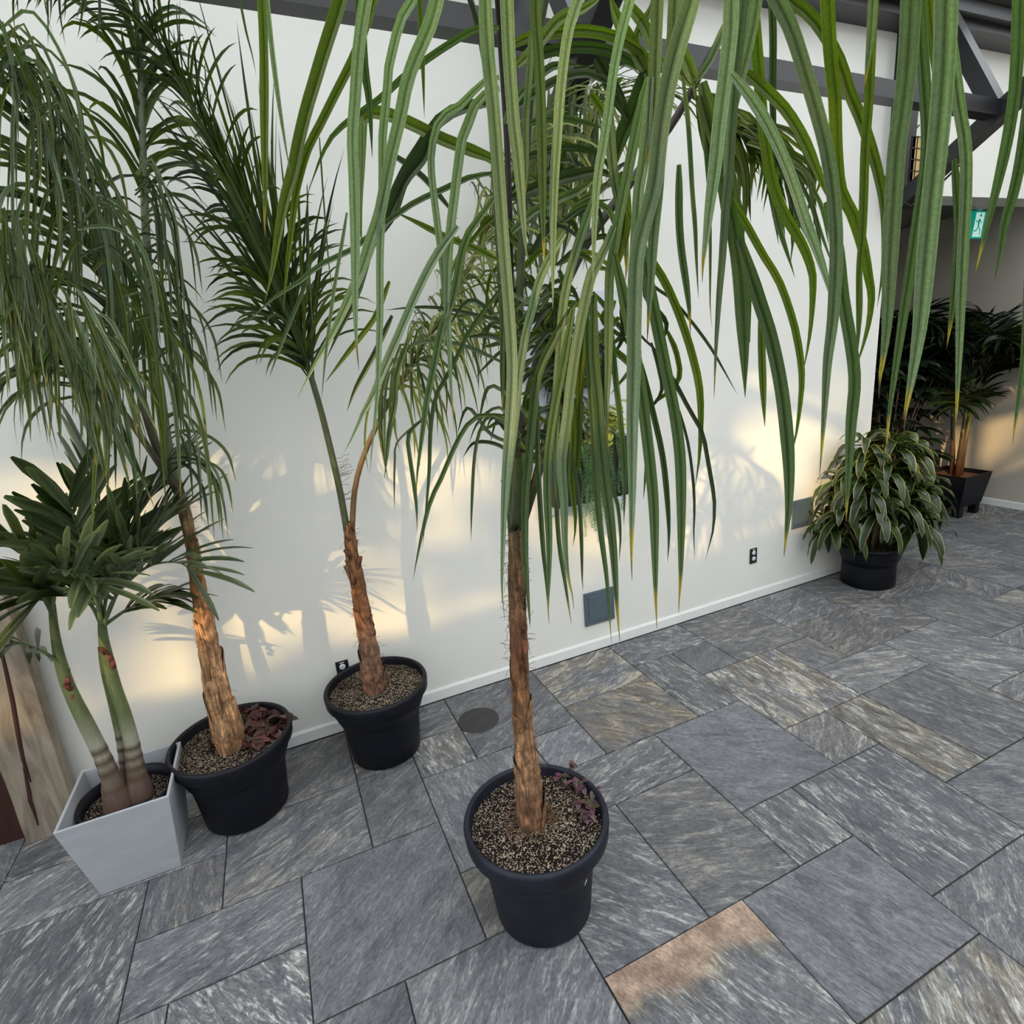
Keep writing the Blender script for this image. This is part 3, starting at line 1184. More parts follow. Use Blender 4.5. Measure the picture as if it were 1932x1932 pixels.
# frond 4: towards upper left
Dd = [onY(968, 995, 1.52), onY(955, 780, 1.48), onY(940, 450, 1.42), onY(915, 120, 1.34), onY(860, -60, 1.25), onY(740, -170, 1.15), onY(560, -230, 1.1), onY(380, -200, 1.12)]
RD, fD = rachis(fp, Dd, .010, .005, GREENSTEM, n=50)
# old split petioles around the crown
for k, (x, y, x2, y2) in enumerate([(978, 1010, 1010, 760), (968, 1015, 955, 880), (984, 1000, 1052, 700), (990, 980, 1085, 640), (966, 1010, 948, 905), (980, 1005, 1000, 850)]):
    p = MB()
    a, b = onY(x, y, 1.53), onY(x2, y2, 1.56)
    p.tube([a, a.lerp(b, .5) + Vector((.004, -.01, 0)), b], [.012, .010, .006], 7, (.05, .06, .03))
    p.build('petiole', M['stem'], fp)

a_, b_, c_, e_ = MB(), MB(), MB(), MB()
QC = (900, 0, 3.864)
QA = (450, 0, 3.864)
PXL = (0, 0, 1.0)
T = traced
# hanging straps in front (frond 4 / 3 overhead)
T(a_, QC, 90, 1.32, 1.38, [(60, -60), (60, 60), (80, 400), (120, 800), (160, 1300), (195, 1800), (235, 2300), (255, 2700), (235, 3100), (205, 3500), (190, 3900), (182, 4300), (203, 4524)], 'p', twist=.1)
T(c_, QC, 95, 1.30, 1.32, [(215, -60), (225, 200), (240, 500), (270, 900), (300, 1150), (330, 1500), (360, 1850), (375, 1900)], 'p')
T(a_, QC, 50, 1.4, 1.42, [(390, 250), (380, 500), (350, 900), (355, 1200), (350, 1400), (345, 1480)], 'q', True)
T(c_, QC, 78, 1.25, 1.28, [(430, -60), (430, 150), (450, 400), (465, 700), (475, 1100), (480, 1500), (488, 1850), (487, 1950)], 's', True, .1)
T(c_, QC, 75, 1.27, 1.3, [(760, -60), (690, 150), (650, 350), (610, 700), (590, 1000), (570, 1300), (560, 1600), (555, 2100), (553, 2260)], 'p')
T(c_, QC, 70, 1.27, 1.32, [(1130, -60), (1050, 250), (1000, 500), (960, 800), (930, 1000), (880, 1300), (860, 1600), (850, 1900), (845, 2120)], 'p')
T(c_, QC, 90, 1.22, 1.25, [(1320, -60), (1310, 200), (1300, 450), (1290, 700), (1270, 900), (1260, 1050), (1230, 1180), (1205, 1230)], 'q', True)
T(c_, QC, 78, 1.24, 1.3, [(1270, 560), (1220, 1150), (1185, 1350), (1165, 1600), (1150, 1900), (1140, 2300), (1135, 2800), (1140, 3150), (1150, 3300)], 'p')
T(c_, QC, 100, 1.2, 1.22, [(1450, -60), (1440, 100), (1430, 300), (1400, 500), (1350, 900), (1330, 1100), (1310, 1400), (1285, 1700), (1270, 2000), (1250, 2300), (1240, 2500)], 'q', True)
T(c_, QC, 118, 1.18, 1.24, [(1580, -60), (1500, 200), (1430, 450), (1375, 700), (1330, 1000), (1290, 1350), (1210, 1650), (1160, 1900), (1145, 2300), (1140, 2700), (1130, 3100), (1130, 3600), (1125, 4000), (1130, 4230)], 'p', True)
T(c_, QC, 105, 1.12, 1.14, [(1855, -60), (1850, 200), (1820, 500), (1770, 900), (1740, 1200), (1700, 1500), (1670, 1750), (1650, 1900), (1642, 2060)], 'p', True, .1)
T(c_, QC, 60, 1.15, 1.18, [(1950, -60), (1915, 250), (1880, 600), (1850, 1000), (1830, 1300), (1800, 1600), (1780, 1900), (1760, 2150), (1740, 2500), (1730, 2800), (1727, 2910)], 'q', True)
T(c_, QC, 85, 1.16, 1.2, [(2050, -60), (2010, 200), (1960, 420), (1890, 700), (1850, 900), (1840, 1300), (1800, 1650), (1790, 2000)], 'p')
T(b_, QC, 72, 1.36, 1.5, [(1250, 560), (1220, 650), (1180, 850), (1130, 1100), (1080, 1350), (1030, 1600), (990, 1850), (965, 2000), (960, 2300), (955, 2700), (945, 2950), (950, 3200), (962, 3330)], 'q', True)
T(b_, QC, 65, 1.42, 1.5, [(870, 1350), (850, 1450), (780, 1650), (700, 1900), (650, 2100), (620, 2300), (600, 2600), (580, 2900), (575, 3150), (572, 3450), (575, 3700)], 'q', True)
T(a_, QC, 62, 1.45, 1.5, [(640, 1700), (540, 1860), (450, 2050), (400, 2250), (350, 2450), (310, 2700), (290, 2900), (265, 3150), (240, 3400), (215, 3800)], 'p')
T(b_, QC, 65, 1.45, 1.5, [(720, 2200), (600, 2400), (510, 2570), (450, 2700), (420, 2850), (400, 3050), (370, 3350), (345, 3650), (345, 3900), (355, 4150), (372, 4400), (387, 4580)], 's')
T(b_, QC, 76, 1.4, 1.47, [(1000, 1650), (920, 1850), (840, 2000), (780, 2250), (725, 2550), (690, 2800), (655, 3100), (622, 3380), (640, 3650), (645, 3950), (665, 4200), (690, 4300), (708, 4440)], 'q', True)
T(b_, QC, 62, 1.45, 1.5, [(700, 2250), (620, 2700), (570, 2950), (520, 3300), (512, 3600), (525, 3900), (525, 4150), (518, 4400), (525, 4550)], 's', True)
T(b_, QC, 48, 1.5, 1.55, [(800, 2250), (810, 2600), (830, 2900), (850, 3200), (870, 3600), (900, 3900), (940, 4200), (965, 4500), (980, 4700)], 's', True)
T(b_, QC, 75, 1.42, 1.5, [(850, 2150), (850, 2600), (880, 2900), (900, 3200), (930, 3500), (965, 3750), (995, 4050), (1015, 4350), (1030, 4550), (1042, 4680)], 's', True)
T(b_, QC, 85, 1.4, 1.44, [(1000, 1850), (1080, 2200), (1140, 2500), (1190, 2800), (1230, 3100), (1265, 3400), (1290, 3700), (1298, 4050), (1303, 4350), (1311, 4580)], 's', True, .15)
T(b_, QC, 85, 1.38, 1.42, [(1180, 1600), (1230, 1950), (1290, 2250), (1340, 2500), (1400, 2800), (1440, 3000), (1480, 3300), (1490, 3600), (1490, 3900), (1485, 4200), (1475, 4350), (1470, 4470)], 's', True, .15)
T(b_, QC, 45, 1.5, 1.55, [(960, 2250), (1010, 2750), (1045, 3050), (1075, 3400), (1075, 3650), (1070, 3830)], 's')
T(b_, QC, 60, 1.5, 1.55, [(1090, 1500), (1150, 1680), (1230, 1850), (1310, 1950), (1400, 2110), (1490, 2330), (1570, 2580), (1625, 2830), (1635, 3100), (1620, 3350), (1590, 3550)], 'o')
T(b_, QC, 55, 1.4, 1.42, [(1470, 1200), (1470, 1600), (1490, 1850), (1520, 2050), (1545, 2250), (1557, 2440)], 's', True)
T(b_, QC, 34, 1.5, 1.5, [(1500, 560), (1540, 900), (1570, 1400), (1590, 1650), (1600, 1900), (1615, 2180)], 's')
T(b_, QC, 24, 1.5, 1.5, [(1560, 560), (1640, 900), (1690, 1400), (1700, 1700), (1700, 2000), (1700, 2250), (1715, 2390)], 's', True)
T(b_, QC, 24, 1.55, 1.55, [(1180, 1980), (1290, 2090), (1420, 2180), (1560, 2340), (1700, 2530), (1800, 2700), (1900, 2880)], 'd')
T(b_, QC, 18, 1.6, 1.6, [(1050, 2180), (1180, 2430), (1330, 2590), (1480, 2900)], 'd')
T(b_, QC, 32, 1.5, 1.55, [(1360, 2650), (1440, 2780), (1550, 2990), (1640, 3150), (1690, 3400), (1730, 3650), (1722, 3850), (1700, 3950), (1665, 4080)], 'd')
T(b_, QC, 22, 1.5, 1.55, [(1400, 2800), (1480, 3020), (1540, 3240), (1575, 3500), (1585, 3700), (1580, 3900), (1588, 4070)], 'd')
T(b_, QC, 36, 1.5, 1.55, [(1190, 2700), (1225, 3100), (1240, 3300), (1225, 3500), (1213, 3640)], 's')
T(b_, QC, 45, 1.5, 1.55, [(1200, 2650), (1280, 2990), (1350, 3300), (1385, 3600), (1400, 3900), (1388, 4100)], 'd')
T(b_, QC, 50, 1.5, 1.55, [(640, 2650), (680, 2900), (700, 3200), (690, 3500), (720, 3800), (700, 3980)], 'o')
T(b_, QC, 55, 1.52, 1.55, [(780, 2300), (760, 2650), (745, 2900), (740, 3200), (720, 3450), (700, 3700)], 'o')
T(a_, QC, 40, 1.48, 1.5, [(180, 2100), (185, 2400), (182, 2700), (183, 3010)], 's', True)
T(a_, QC, 45, 1.48, 1.52, [(230, 2900), (240, 3300), (250, 3700), (235, 3850)], 's')
T(b_, QC, 45, 1.5, 1.55, [(330, 3300), (335, 3650), (345, 4000), (365, 4300), (390, 4550)], 's')
T(b_, QC, 40, 1.5, 1.55, [(440, 2900), (440, 3300), (460, 3700), (485, 4050), (500, 4200), (520, 4480)], 's')
T(b_, QC, 35, 1.5, 1.55, [(560, 3300), (590, 3900), (640, 4250), (690, 4560)], 's', True)
T(b_, QC, 30, 1.5, 1.55, [(690, 3300), (740, 3600), (760, 3900), (768, 4250), (775, 4310)], 's')
T(b_, QC, 30, 1.5, 1.55, [(930, 3100), (960, 3500), (1020, 3650), (1045, 3900), (1035, 4100)], 's')
# arches behind, right of the upright rachis
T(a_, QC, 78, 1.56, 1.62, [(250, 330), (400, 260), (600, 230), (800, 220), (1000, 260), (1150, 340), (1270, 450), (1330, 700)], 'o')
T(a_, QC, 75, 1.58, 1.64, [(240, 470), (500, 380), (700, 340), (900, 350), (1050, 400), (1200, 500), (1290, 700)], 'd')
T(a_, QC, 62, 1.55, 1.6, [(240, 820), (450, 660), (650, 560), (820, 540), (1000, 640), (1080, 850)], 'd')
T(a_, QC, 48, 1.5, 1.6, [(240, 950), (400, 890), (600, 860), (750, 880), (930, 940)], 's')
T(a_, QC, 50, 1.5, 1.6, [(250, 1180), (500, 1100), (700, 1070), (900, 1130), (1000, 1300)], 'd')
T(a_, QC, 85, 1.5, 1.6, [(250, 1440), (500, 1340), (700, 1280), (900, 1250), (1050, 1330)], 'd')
T(a_, QC, 80, 1.5, 1.62, [(290, 480), (450, 320), (600, 140), (800, 50), (950, -60)], 'o')
T(a_, QC, 60, 1.5, 1.6, [(200, 900), (300, 700), (420, 590), (560, 480), (800, 480)], 's')
T(a_, QC, 60, 1.5, 1.6, [(250, 1700), (400, 1550), (600, 1450), (800, 1350), (950, 1150)], 's')
T(b_, QC, 95, 1.6, 1.65, [(1240, 540), (1140, 320), (1040, 160), (960, -50)], 'o')
T(b_, QC, 80, 1.6, 1.65, [(1300, 400), (1230, 200), (1130, 60), (1050, -60)], 'o')
T(b_, QC, 70, 1.6, 1.65, [(1220, 520), (1150, 350), (1200, 180), (1260, 80), (1290, -60)], 'o')
T(b_, QC, 115, 1.6, 1.65, [(1230, 520), (1180, 700), (1110, 870), (1040, 1050), (1000, 1250)], 'd')
T(b_, QC, 100, 1.58, 1.62, [(870, 420), (950, 560), (1050, 760), (1120, 900)], 'd')
T(b_, QC, 90, 1.55, 1.6, [(1590, 600), (1540, 470), (1480, 350), (1400, 200)], 'o')
T(b_, QC, 80, 1.55, 1.6, [(1600, 620), (1500, 540), (1400, 480), (1330, 420)], 'o')
T(b_, QC, 60, 1.55, 1.6, [(1590, 600), (1700, 440), (1780, 260), (1870, 80), (1930, -60)], 's')
T(b_, QC, 55, 1.6, 1.62, [(830, 680), (900, 780), (980, 950), (1010, 1100)], 'o')
T(b_, QC, 60, 1.6, 1.62, [(1050, 700), (1000, 620), (1070, 560)], 'o')
T(b_, QC, 80, 1.5, 1.55, [(1050, 1250), (1080, 1500), (1070, 1700), (1010, 2000)], 'o')
T(b_, QC, 70, 1.5, 1.55, [(960, 700), (970, 1000), (1000, 1300), (1060, 1600), (1090, 1900), (1080, 2050)], 'q', True)
T(b_, QC, 120, 1.5, 1.55, [(1640, 600), (1700, 850), (1780, 1100), (1850, 1400), (1900, 1800), (1960, 2100), (1990, 2500)], 's')
T(b_, QC, 90, 1.5, 1.55, [(1620, 700), (1680, 1000), (1750, 1250), (1850, 1500), (1900, 1900)], 'd')
# hub of short dark leaflets in the heart of the crown
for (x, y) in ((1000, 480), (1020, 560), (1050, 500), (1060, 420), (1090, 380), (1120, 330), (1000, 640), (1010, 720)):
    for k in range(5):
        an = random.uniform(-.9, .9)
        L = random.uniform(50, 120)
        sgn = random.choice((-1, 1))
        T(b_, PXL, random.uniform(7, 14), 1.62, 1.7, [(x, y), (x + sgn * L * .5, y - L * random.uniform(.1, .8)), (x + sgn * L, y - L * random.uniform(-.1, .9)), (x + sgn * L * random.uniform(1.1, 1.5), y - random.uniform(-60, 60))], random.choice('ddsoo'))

# left side straps
T(e_, QA, 26, 1.5, 1.5, [(0, -60), (30, 100), (60, 250), (100, 400), (130, 560)], 's')
T(e_, QA, 62, 1.15, 1.15, [(165, -60), (180, 200), (190, 600), (190, 1000), (195, 1400), (190, 1600), (195, 1740)], 'o', True, .1)
T(e_, QA, 38, 1.18, 1.2, [(205, -60), (240, 300), (290, 700), (350, 1100), (380, 1270)], 'p')
T(e_, QA, 92, 1.2, 1.3, [(760, -60), (700, 150), (620, 400), (560, 600), (500, 800), (440, 1050), (400, 1250), (330, 1500), (260, 1900), (230, 2050), (190, 2200)], 'o')
T(e_, QA, 62, 1.2, 1.3, [(1000, -60), (940, 150), (850, 400), (700, 700), (600, 900), (500, 1100), (430, 1350), (400, 1550), (365, 1850), (340, 2100), (325, 2280)], 'o')
T(e_, QA, 62, 1.3, 1.36, [(1300, -60), (1180, 150), (1130, 350), (1100, 450), (1080, 700), (1050, 1000), (1050, 1300), (1040, 1600), (1030, 1900), (1030, 2300), (1020, 2600), (1015, 2800), (1000, 3000), (970, 3300), (960, 3450)], 'p')
T(e_, QA, 92, 1.22, 1.4, [(1460, -60), (1390, 200), (1300, 400), (1230, 600), (1180, 850), (1120, 1100), (1080, 1300), (1030, 1550), (980, 1700), (880, 2000), (700, 2400), (560, 2650), (430, 2900)], 'p')
T(e_, QA, 84, 1.15, 1.2, [(935, -60), (900, 150), (870, 400), (850, 700), (830, 1000), (840, 1300), (850, 1700), (850, 2000), (850, 2200), (860, 2500), (878, 2700)], 'p', True)
T(e_, QA, 65, 1.25, 1.3, [(880, -60), (900, 200), (920, 500), (950, 700), (965, 900), (975, 1150)], 's')
T(e_, QA, 40, 1.25, 1.3, [(900, 850), (900, 1200), (890, 1550)], 'q')
T(e_, QA, 40, 1.3, 1.3, [(1320, -60), (1330, 200), (1345, 500), (1355, 860)], 'o')
T(a_, QA, 48, 1.4, 1.5, [(1900, 200), (1750, 200), (1600, 280), (1400, 410), (1200, 560), (1050, 700), (900, 810), (800, 880), (690, 980), (620, 1100), (560, 1250), (490, 1500), (400, 1800), (250, 2700)][:11] + [(510, 1400)], 's')
T(a_, QA, 92, 1.42, 1.5, [(1900, 1200), (1830, 1150), (1650, 1080), (1450, 1000), (1250, 900), (1050, 825), (940, 825), (900, 900), (890, 1200), (885, 1500), (900, 1800)], 'o')
T(a_, QA, 55, 1.4, 1.4, [(1900, 560), (1780, 600), (1600, 780), (1480, 850), (1420, 1000), (1400, 1200), (1430, 1500), (1480, 1900), (1500, 2100), (1530, 2400), (1545, 2800), (1575, 3150)], 'p', True)
T(a_, QA, 72, 1.38, 1.4, [(1900, 640), (1750, 720), (1680, 880), (1630, 1000), (1600, 1200), (1570, 1450), (1540, 1700), (1525, 1930), (1515, 2300), (1490, 2600)], 'p')
T(a_, QA, 80, 1.42, 1.55, [(1900, 740), (1820, 750), (1600, 800), (1450, 900), (1350, 1050), (1250, 1200), (1150, 1400), (1080, 1600), (960, 1800), (860, 2150), (740, 2400), (640, 2620)], 'd')
T(a_, QA, 42, 1.42, 1.5, [(1900, 1260), (1700, 1290), (1500, 1380), (1300, 1470), (1150, 1570), (980, 1700), (830, 1820), (600, 1930), (450, 2050), (250, 2180), (20, 2390)], 's')
T(a_, QA, 48, 1.45, 1.5, [(1900, 1900), (1700, 1800), (1500, 1720), (1300, 1620), (1130, 1540)], 'o')
T(a_, QA, 32, 1.5, 1.5, [(1920, 2640), (1700, 2539), (1500, 2489), (1300, 2499), (1180, 2600), (1060, 2780)], 's')
T(a_, QA, 26, 1.5, 1.5, [(1940, 2350), (1750, 2299), (1500, 2249), (1300, 2239), (1060, 2262)], 'd')
T(a_, QA, 62, 1.38, 1.42, [(1600, 1650), (1440, 1869), (1300, 2139), (1170, 2439), (1060, 2689), (980, 2889), (920, 2989), (840, 3169), (770, 3299)], 'p')
T(a_, QA, 52, 1.38, 1.42, [(1900, 1400), (1750, 1600), (1640, 1789), (1560, 2189), (1480, 2389), (1440, 2589), (1400, 2789), (1370, 2939), (1330, 3239), (1300, 3489), (1300, 3640)], 's', True)
T(a_, QA, 32, 1.4, 1.45, [(1930, 2080), (1700, 2389), (1550, 2689), (1440, 2889), (1400, 3139), (1390, 3439), (1360, 3800), (1340, 4000)], 's')
T(a_, QA, 36, 1.5, 1.5, [(1960, 3060), (1890, 3029), (1750, 3029), (1650, 3119), (1560, 3289), (1480, 3480), (1400, 3650), (1340, 3880), (1290, 4130), (1272, 4230)], 's')
T(a_, QA, 26, 1.5, 1.5, [(1960, 3030), (1830, 3029), (1760, 3139), (1720, 3339), (1700, 3700), (1695, 3950)], 's')
T(a_, QA, 32, 1.5, 1.5, [(1340, 3060), (1280, 3109), (1235, 3189), (1250, 3339), (1280, 3539), (1298, 3700), (1302, 3878)], 's', True)
T(a_, QA, 16, 1.5, 1.5, [(1330, 3060), (1160, 3219), (1140, 3339), (1135, 3589), (1138, 3717)], 'd')
T(a_, QA, 42, 1.5, 1.5, [(1230, 2500), (1150, 2739), (1140, 2939), (1100, 3139), (1080, 3339), (1065, 3489)], 's')
T(a_, QA, 40, 1.5, 1.5, [(1100, 2050), (1000, 2299), (900, 2439), (780, 2589), (630, 2790)], 'o')
T(a_, QA, 40, 1.5, 1.5, [(1120, 2300), (1000, 2559), (930, 2689), (850, 2839), (790, 2999)], 'd')
T(e_, QA, 26, 1.3, 1.32, [(790, 1550), (760, 1739), (700, 2089), (660, 2389), (630, 2639), (605, 2920)], 'p')
T(e_, QA, 12, 1.3, 1.32, [(500, 1350), (510, 1739), (520, 2039), (545, 2439)], 's')
T(e_, QA, 12, 1.3, 1.32, [(590, 1000), (620, 1450), (660, 1939), (700, 2189)], 's')
T(a_, QA, 30, 1.5, 1.5, [(510, 1900), (490, 2059), (370, 2359), (300, 2539), (225, 2750)], 's')
T(a_, QA, 90, 1.42, 1.5, [(1420, 950), (1340, 1150), (1200, 1330), (1130, 1560), (1050, 1720)], 'd')
T(a_, QA, 45, 1.5, 1.5, [(1100, 1120), (1200, 1180), (1350, 1300), (1480, 1450), (1600, 1600)], 'd')

# near hanging straps on the right (overhead frond 3)
N_ = c_
T(N_, PXL, 32, .98, 1.02, [(1456, -20), (1487, 40), (1506, 93), (1525, 155), (1543, 217), (1559, 280), (1571, 357), (1577, 435), (1577, 497), (1571, 600), (1561, 681), (1556, 759), (1551, 836), (1546, 901)], 'q', True, .1)
T(N_, PXL, 29, 1.05, 1.1, [(1440, -60), (1493, 0), (1531, 31), (1562, 75), (1587, 124), (1602, 174), (1622, 220), (1643, 280), (1659, 340), (1668, 405), (1666, 500), (1655, 580)], 'o')
T(N_, PXL, 28, 1.0, 1.1, [(1562, -20), (1568, 93), (1577, 186), (1580, 280), (1588, 357), (1611, 404), (1630, 466), (1642, 530), (1646, 560), (1640, 610), (1625, 665), (1610, 705)], 'o')
T(N_, PXL, 24, .9, .92, [(1648, -20), (1643, 62), (1638, 110), (1636, 124), (1630, 174)], 'q', True)
T(N_, PXL, 22, .98, 1.02, [(1650, -20), (1646, 50), (1640, 186), (1633, 280), (1630, 373), (1627, 450), (1621, 512), (1618, 600), (1616, 660)], 'o')
T(N_, PXL, 41, .8, .84, [(1720, -30), (1714, 93), (1705, 186), (1692, 280), (1686, 373), (1680, 466), (1674, 600), (1667, 670), (1661, 707), (1658, 750)], 'q', True, 0)
T(N_, PXL, 47, .78, .82, [(1785, -30), (1782, 93), (1776, 186), (1767, 280), (1757, 373), (1748, 466), (1736, 600), (1725, 680), (1716, 733), (1709, 772), (1706, 815)], 'q', True, 0)
T(N_, PXL, 26, .92, .95, [(1732, -10), (1738, 90), (1745, 186), (1748, 260), (1743, 330), (1732, 400), (1718, 500), (1706, 578), (1691, 681), (1680, 759), (1674, 818), (1670, 867)], 's', True)
T(N_, PXL, 26, .95, .98, [(1752, -30), (1756, 40), (1765, 110), (1778, 200), (1790, 300)], 'o')
T(N_, PXL, 28, .88, .9, [(1780, -20), (1795, 90), (1810, 200), (1822, 280), (1822, 373), (1817, 466), (1812, 580), (1810, 650), (1807, 720), (1804, 785), (1799, 822)], 'q', True)
T(N_, PXL, 19, .9, .92, [(1800, 300), (1808, 420), (1804, 500), (1800, 552), (1794, 604), (1786, 658)], 's', True)
T(N_, PXL, 29, .84, .86, [(1925, -30), (1918, 150), (1905, 250), (1885, 342), (1865, 420), (1847, 490), (1840, 520)], 's', True)
T(N_, PXL, 26, .86, .88, [(1960, 60), (1940, 200), (1925, 300), (1910, 370), (1895, 420), (1886, 480), (1876, 530)], 's')
T(N_, PXL, 13, .86, .88, [(1938, 480), (1932, 650), (1924, 733), (1916, 792), (1910, 840)], 's', True)
T(N_, PXL, 26, 1.1, 1.15, [(1380, 140), (1420, 190), (1455, 250), (1490, 330), (1520, 420), (1550, 500), (1580, 600)], 'p')
T(N_, PXL, 26, 1.2, 1.25, [(1400, 130), (1440, 165), (1480, 205), (1515, 260), (1545, 330), (1570, 390)], 'o')
T(N_, PXL, 24, 1.2, 1.25, [(1420, -20), (1430, 100), (1440, 220), (1455, 330), (1480, 400), (1515, 460), (1533, 510), (1535, 550), (1530, 620), (1520, 680), (1513, 705)], 'o')
T(N_, PXL, 26, 1.2, 1.25, [(1560, 380), (1580, 470), (1590, 560), (1605, 650), (1612, 720), (1605, 800), (1600, 900), (1596, 985)], 's', True)
T(N_, PXL, 16, 1.25, 1.3, [(1345, 330), (1395, 400), (1440, 480), (1470, 530), (1495, 600), (1508, 660), (1513, 710), (1510, 760), (1502, 820), (1490, 870)], 'o')
T(N_, PXL, 27, 1.2, 1.22, [(1360, 330), (1385, 430), (1397, 520), (1404, 640), (1406, 750)], 's')
T(N_, PXL, 28, 1.2, 1.22, [(1395, 450), (1430, 560), (1455, 640), (1475, 740), (1487, 860), (1488, 950), (1482, 1020), (1479, 1050)], 's', True, .1)
T(N_, PXL, 14, 1.3, 1.3, [(1440, 560), (1437, 640), (1440, 740), (1443, 805)], 'o')
T(N_, PXL, 12, 1.3, 1.3, [(1632, 430), (1622, 500), (1622, 580), (1618, 670)], 's')
T(N_, PXL, 14, 1.3, 1.3, [(1455, -20), (1458, 80), (1457, 180), (1460, 260), (1458, 350)], 'd')
# finer drooping leaflets further along frond 2, right of the hub
for k in range(46):
    x = 1310 + k * 3.6 + random.uniform(-8, 8)
    y = 190 + (k / 46) * 90 + random.uniform(-30, 30)
    L = random.uniform(120, 260)
    T(b_, PXL, random.uniform(8, 14), 1.6, 1.66, [(x, y), (x + random.uniform(20, 60), y + 25), (x + random.uniform(50, 95), y + L * .5), (x + random.uniform(60, 105), y + L)], random.choice('dsso'))
for k in range(26):
    x = 1000 + random.uniform(0, 260)
    y = 560 + random.uniform(-60, 120)
    L = random.uniform(90, 220)
    T(b_, PXL, random.uniform(7, 14), 1.62, 1.68, [(x, y), (x + random.uniform(-30, 30), y + L * .3), (x + random.uniform(-50, 40), y + L * .65), (x + random.uniform(-60, 60), y + L)], random.choice('dso'))
# short young leaflets hugging the petioles (640-930 px)
for k in range(60):
    x, y = random.uniform(965, 1005), random.uniform(560, 900)
    L = random.uniform(30, 85)
    sgn = random.choice((-1, 1, 1, 1, 1, 1))
    T(b_, PXL, random.uniform(5, 10), 1.5, 1.62, [(x, y), (x + sgn * L * .5, y - L * random.uniform(.2, .7)), (x + sgn * L, y - L * random.uniform(0, .9)), (x + sgn * L * 1.25, y - L * random.uniform(-.3, .6))], random.choice('dsso'))
# spiky dead stalk fringe on petiole
a_.build('leaflets', M['leaf'], fA)
b_.build('leaflets', M['leaf'], fB)
c_.build('leaflets', M['leaf'], fC)
e_.build('leaflets', M['leaf'], fD)

# little spotted seedlings in the front pot


def seedlings(t, pts, z, L, cols, name, seed=2, n=6):
    rg_ = random.Random(seed)
    for (x, y) in pts:
        p = MB()
        base = Vector((x, y, z))
        hgt = rg_.uniform(.02, .05)
        top = base + Vector((rg_.uniform(-.01, .01), rg_.uniform(-.01, .01), hgt))
        p.tube([base, top], .0015, 5, (.08, .03, .03))
        for k in range(n):
            a = rg_.uniform(0, 2 * pi)
            d = Vector((cos(a), sin(a), rg_.uniform(.0, .5)))
            c = rg_.choice(cols)
            q = rg_.uniform(.8, 1.3)
            leaflet(p, top - Vector((0, 0, hgt * .5 * rg_.random())), d, L * rg_.uniform(.7, 1.2), L * .5, .7, tuple(v * q for v in c), 5, Vector((0, 0, 1)), False, .3, 'lance', .1)
        p.build(name, M['leafdark'], t)


sp = [onZ(x, y, .37) for x, y in ((1072, 1458), (1060, 1480), (1085, 1488), (1098, 1495), (1088, 1518), (1120, 1505), (1125, 1520), (1115, 1535), (1105, 1545))]
seedlings(fp, [(q.x, q.y) for q in sp], .37, .040, [(.10, .04, .06), (.07, .06, .03), (.16, .06, .09)], 'seedling')

# ------------------------------------------------------------------ MIDDLE PALM
mp_ = thing('potted_palm', 'forked palm in the black pot behind, against the white wall', 'potted palm', (.259, 2.737, 0))
pot(mp_, .259, 2.737, .413, .267, .182, .08, .37)
tp = [onY(707, 1300, 2.73), onY(698, 1240, 2.73), onY(688, 1180, 2.73), onY(675, 1100, 2.73), onY(664, 1050, 2.73), onY(658, 985, 2.73)]
tp[0].z = .36
BR2 = [(.17, .08, .05), (.26, .15, .09), (.20, .09, .045), (.22, .11, .05), (.16, .08, .04)]
C, R = trunk(mp_, tp, [.061, .050, .040, .036, .030, .022], BR2, seed=5)
fibres(mp_, C, R, 2, 40, 90, 6, .04)
for (x, y, x2, y2, r) in ((668, 1100, 652, 1068, .016), (662, 1052, 650, 1038, .012), (660, 1020, 651, 1003, .010), (676, 1070, 681, 1050, .012), (672, 1040, 675, 1018, .004)):
    p = MB()
    p.tube([onY(x, y, 2.70), onY(x2, y2, 2.69)], [r, r * .7], 6, (.16, .08, .04))
    p.build('cut_leaf_stub', M['bark'], mp_)


def pxp(lst, y0, y1):
    n = len(lst) - 1
    return [onY(x, y, y0 + (y1 - y0) * i / n) for i, (x, y) in enumerate(lst)]


RL, f1 = rachis(mp_, pxp([(656, 1010), (640, 920), (612, 800), (588, 715), (560, 630), (530, 550), (492, 460), (445, 370), (385, 250), (320, 120), (240, 20), (140, -30)], 2.73, 2.45), .017, .005, (.075, .09, .045))
RR, f2 = rachis(mp_, pxp([(664, 1000), (670, 920), (690, 850), (730, 765), (775, 690), (830, 600), (880, 515), (915, 440), (960, 340), (1020, 250), (1110, 190), (1200, 190)], 2.72, 2.55), .014, .005, (.17, .10, .05))
p = MB()
frond_leaflets(p, RL, .36, .99, 125, lambda f: .42 - .22 * f, .0155, .62, .75, 'dssoo', .12, .5, .3, 9, .1)
frond_leaflets(p, RL, .33, .60, 34, lambda f: .75, .014, .22, .25, 'dso', .1, .3, .12, 8, .1)
p.build('leaflets', M['leaf'], f1)
p = MB()
frond_leaflets(p, RR, .30, .99, 105, lambda f: .52, .0135, 1.05, .95, 'yyyso', .15, .4, .25, 9, .2)
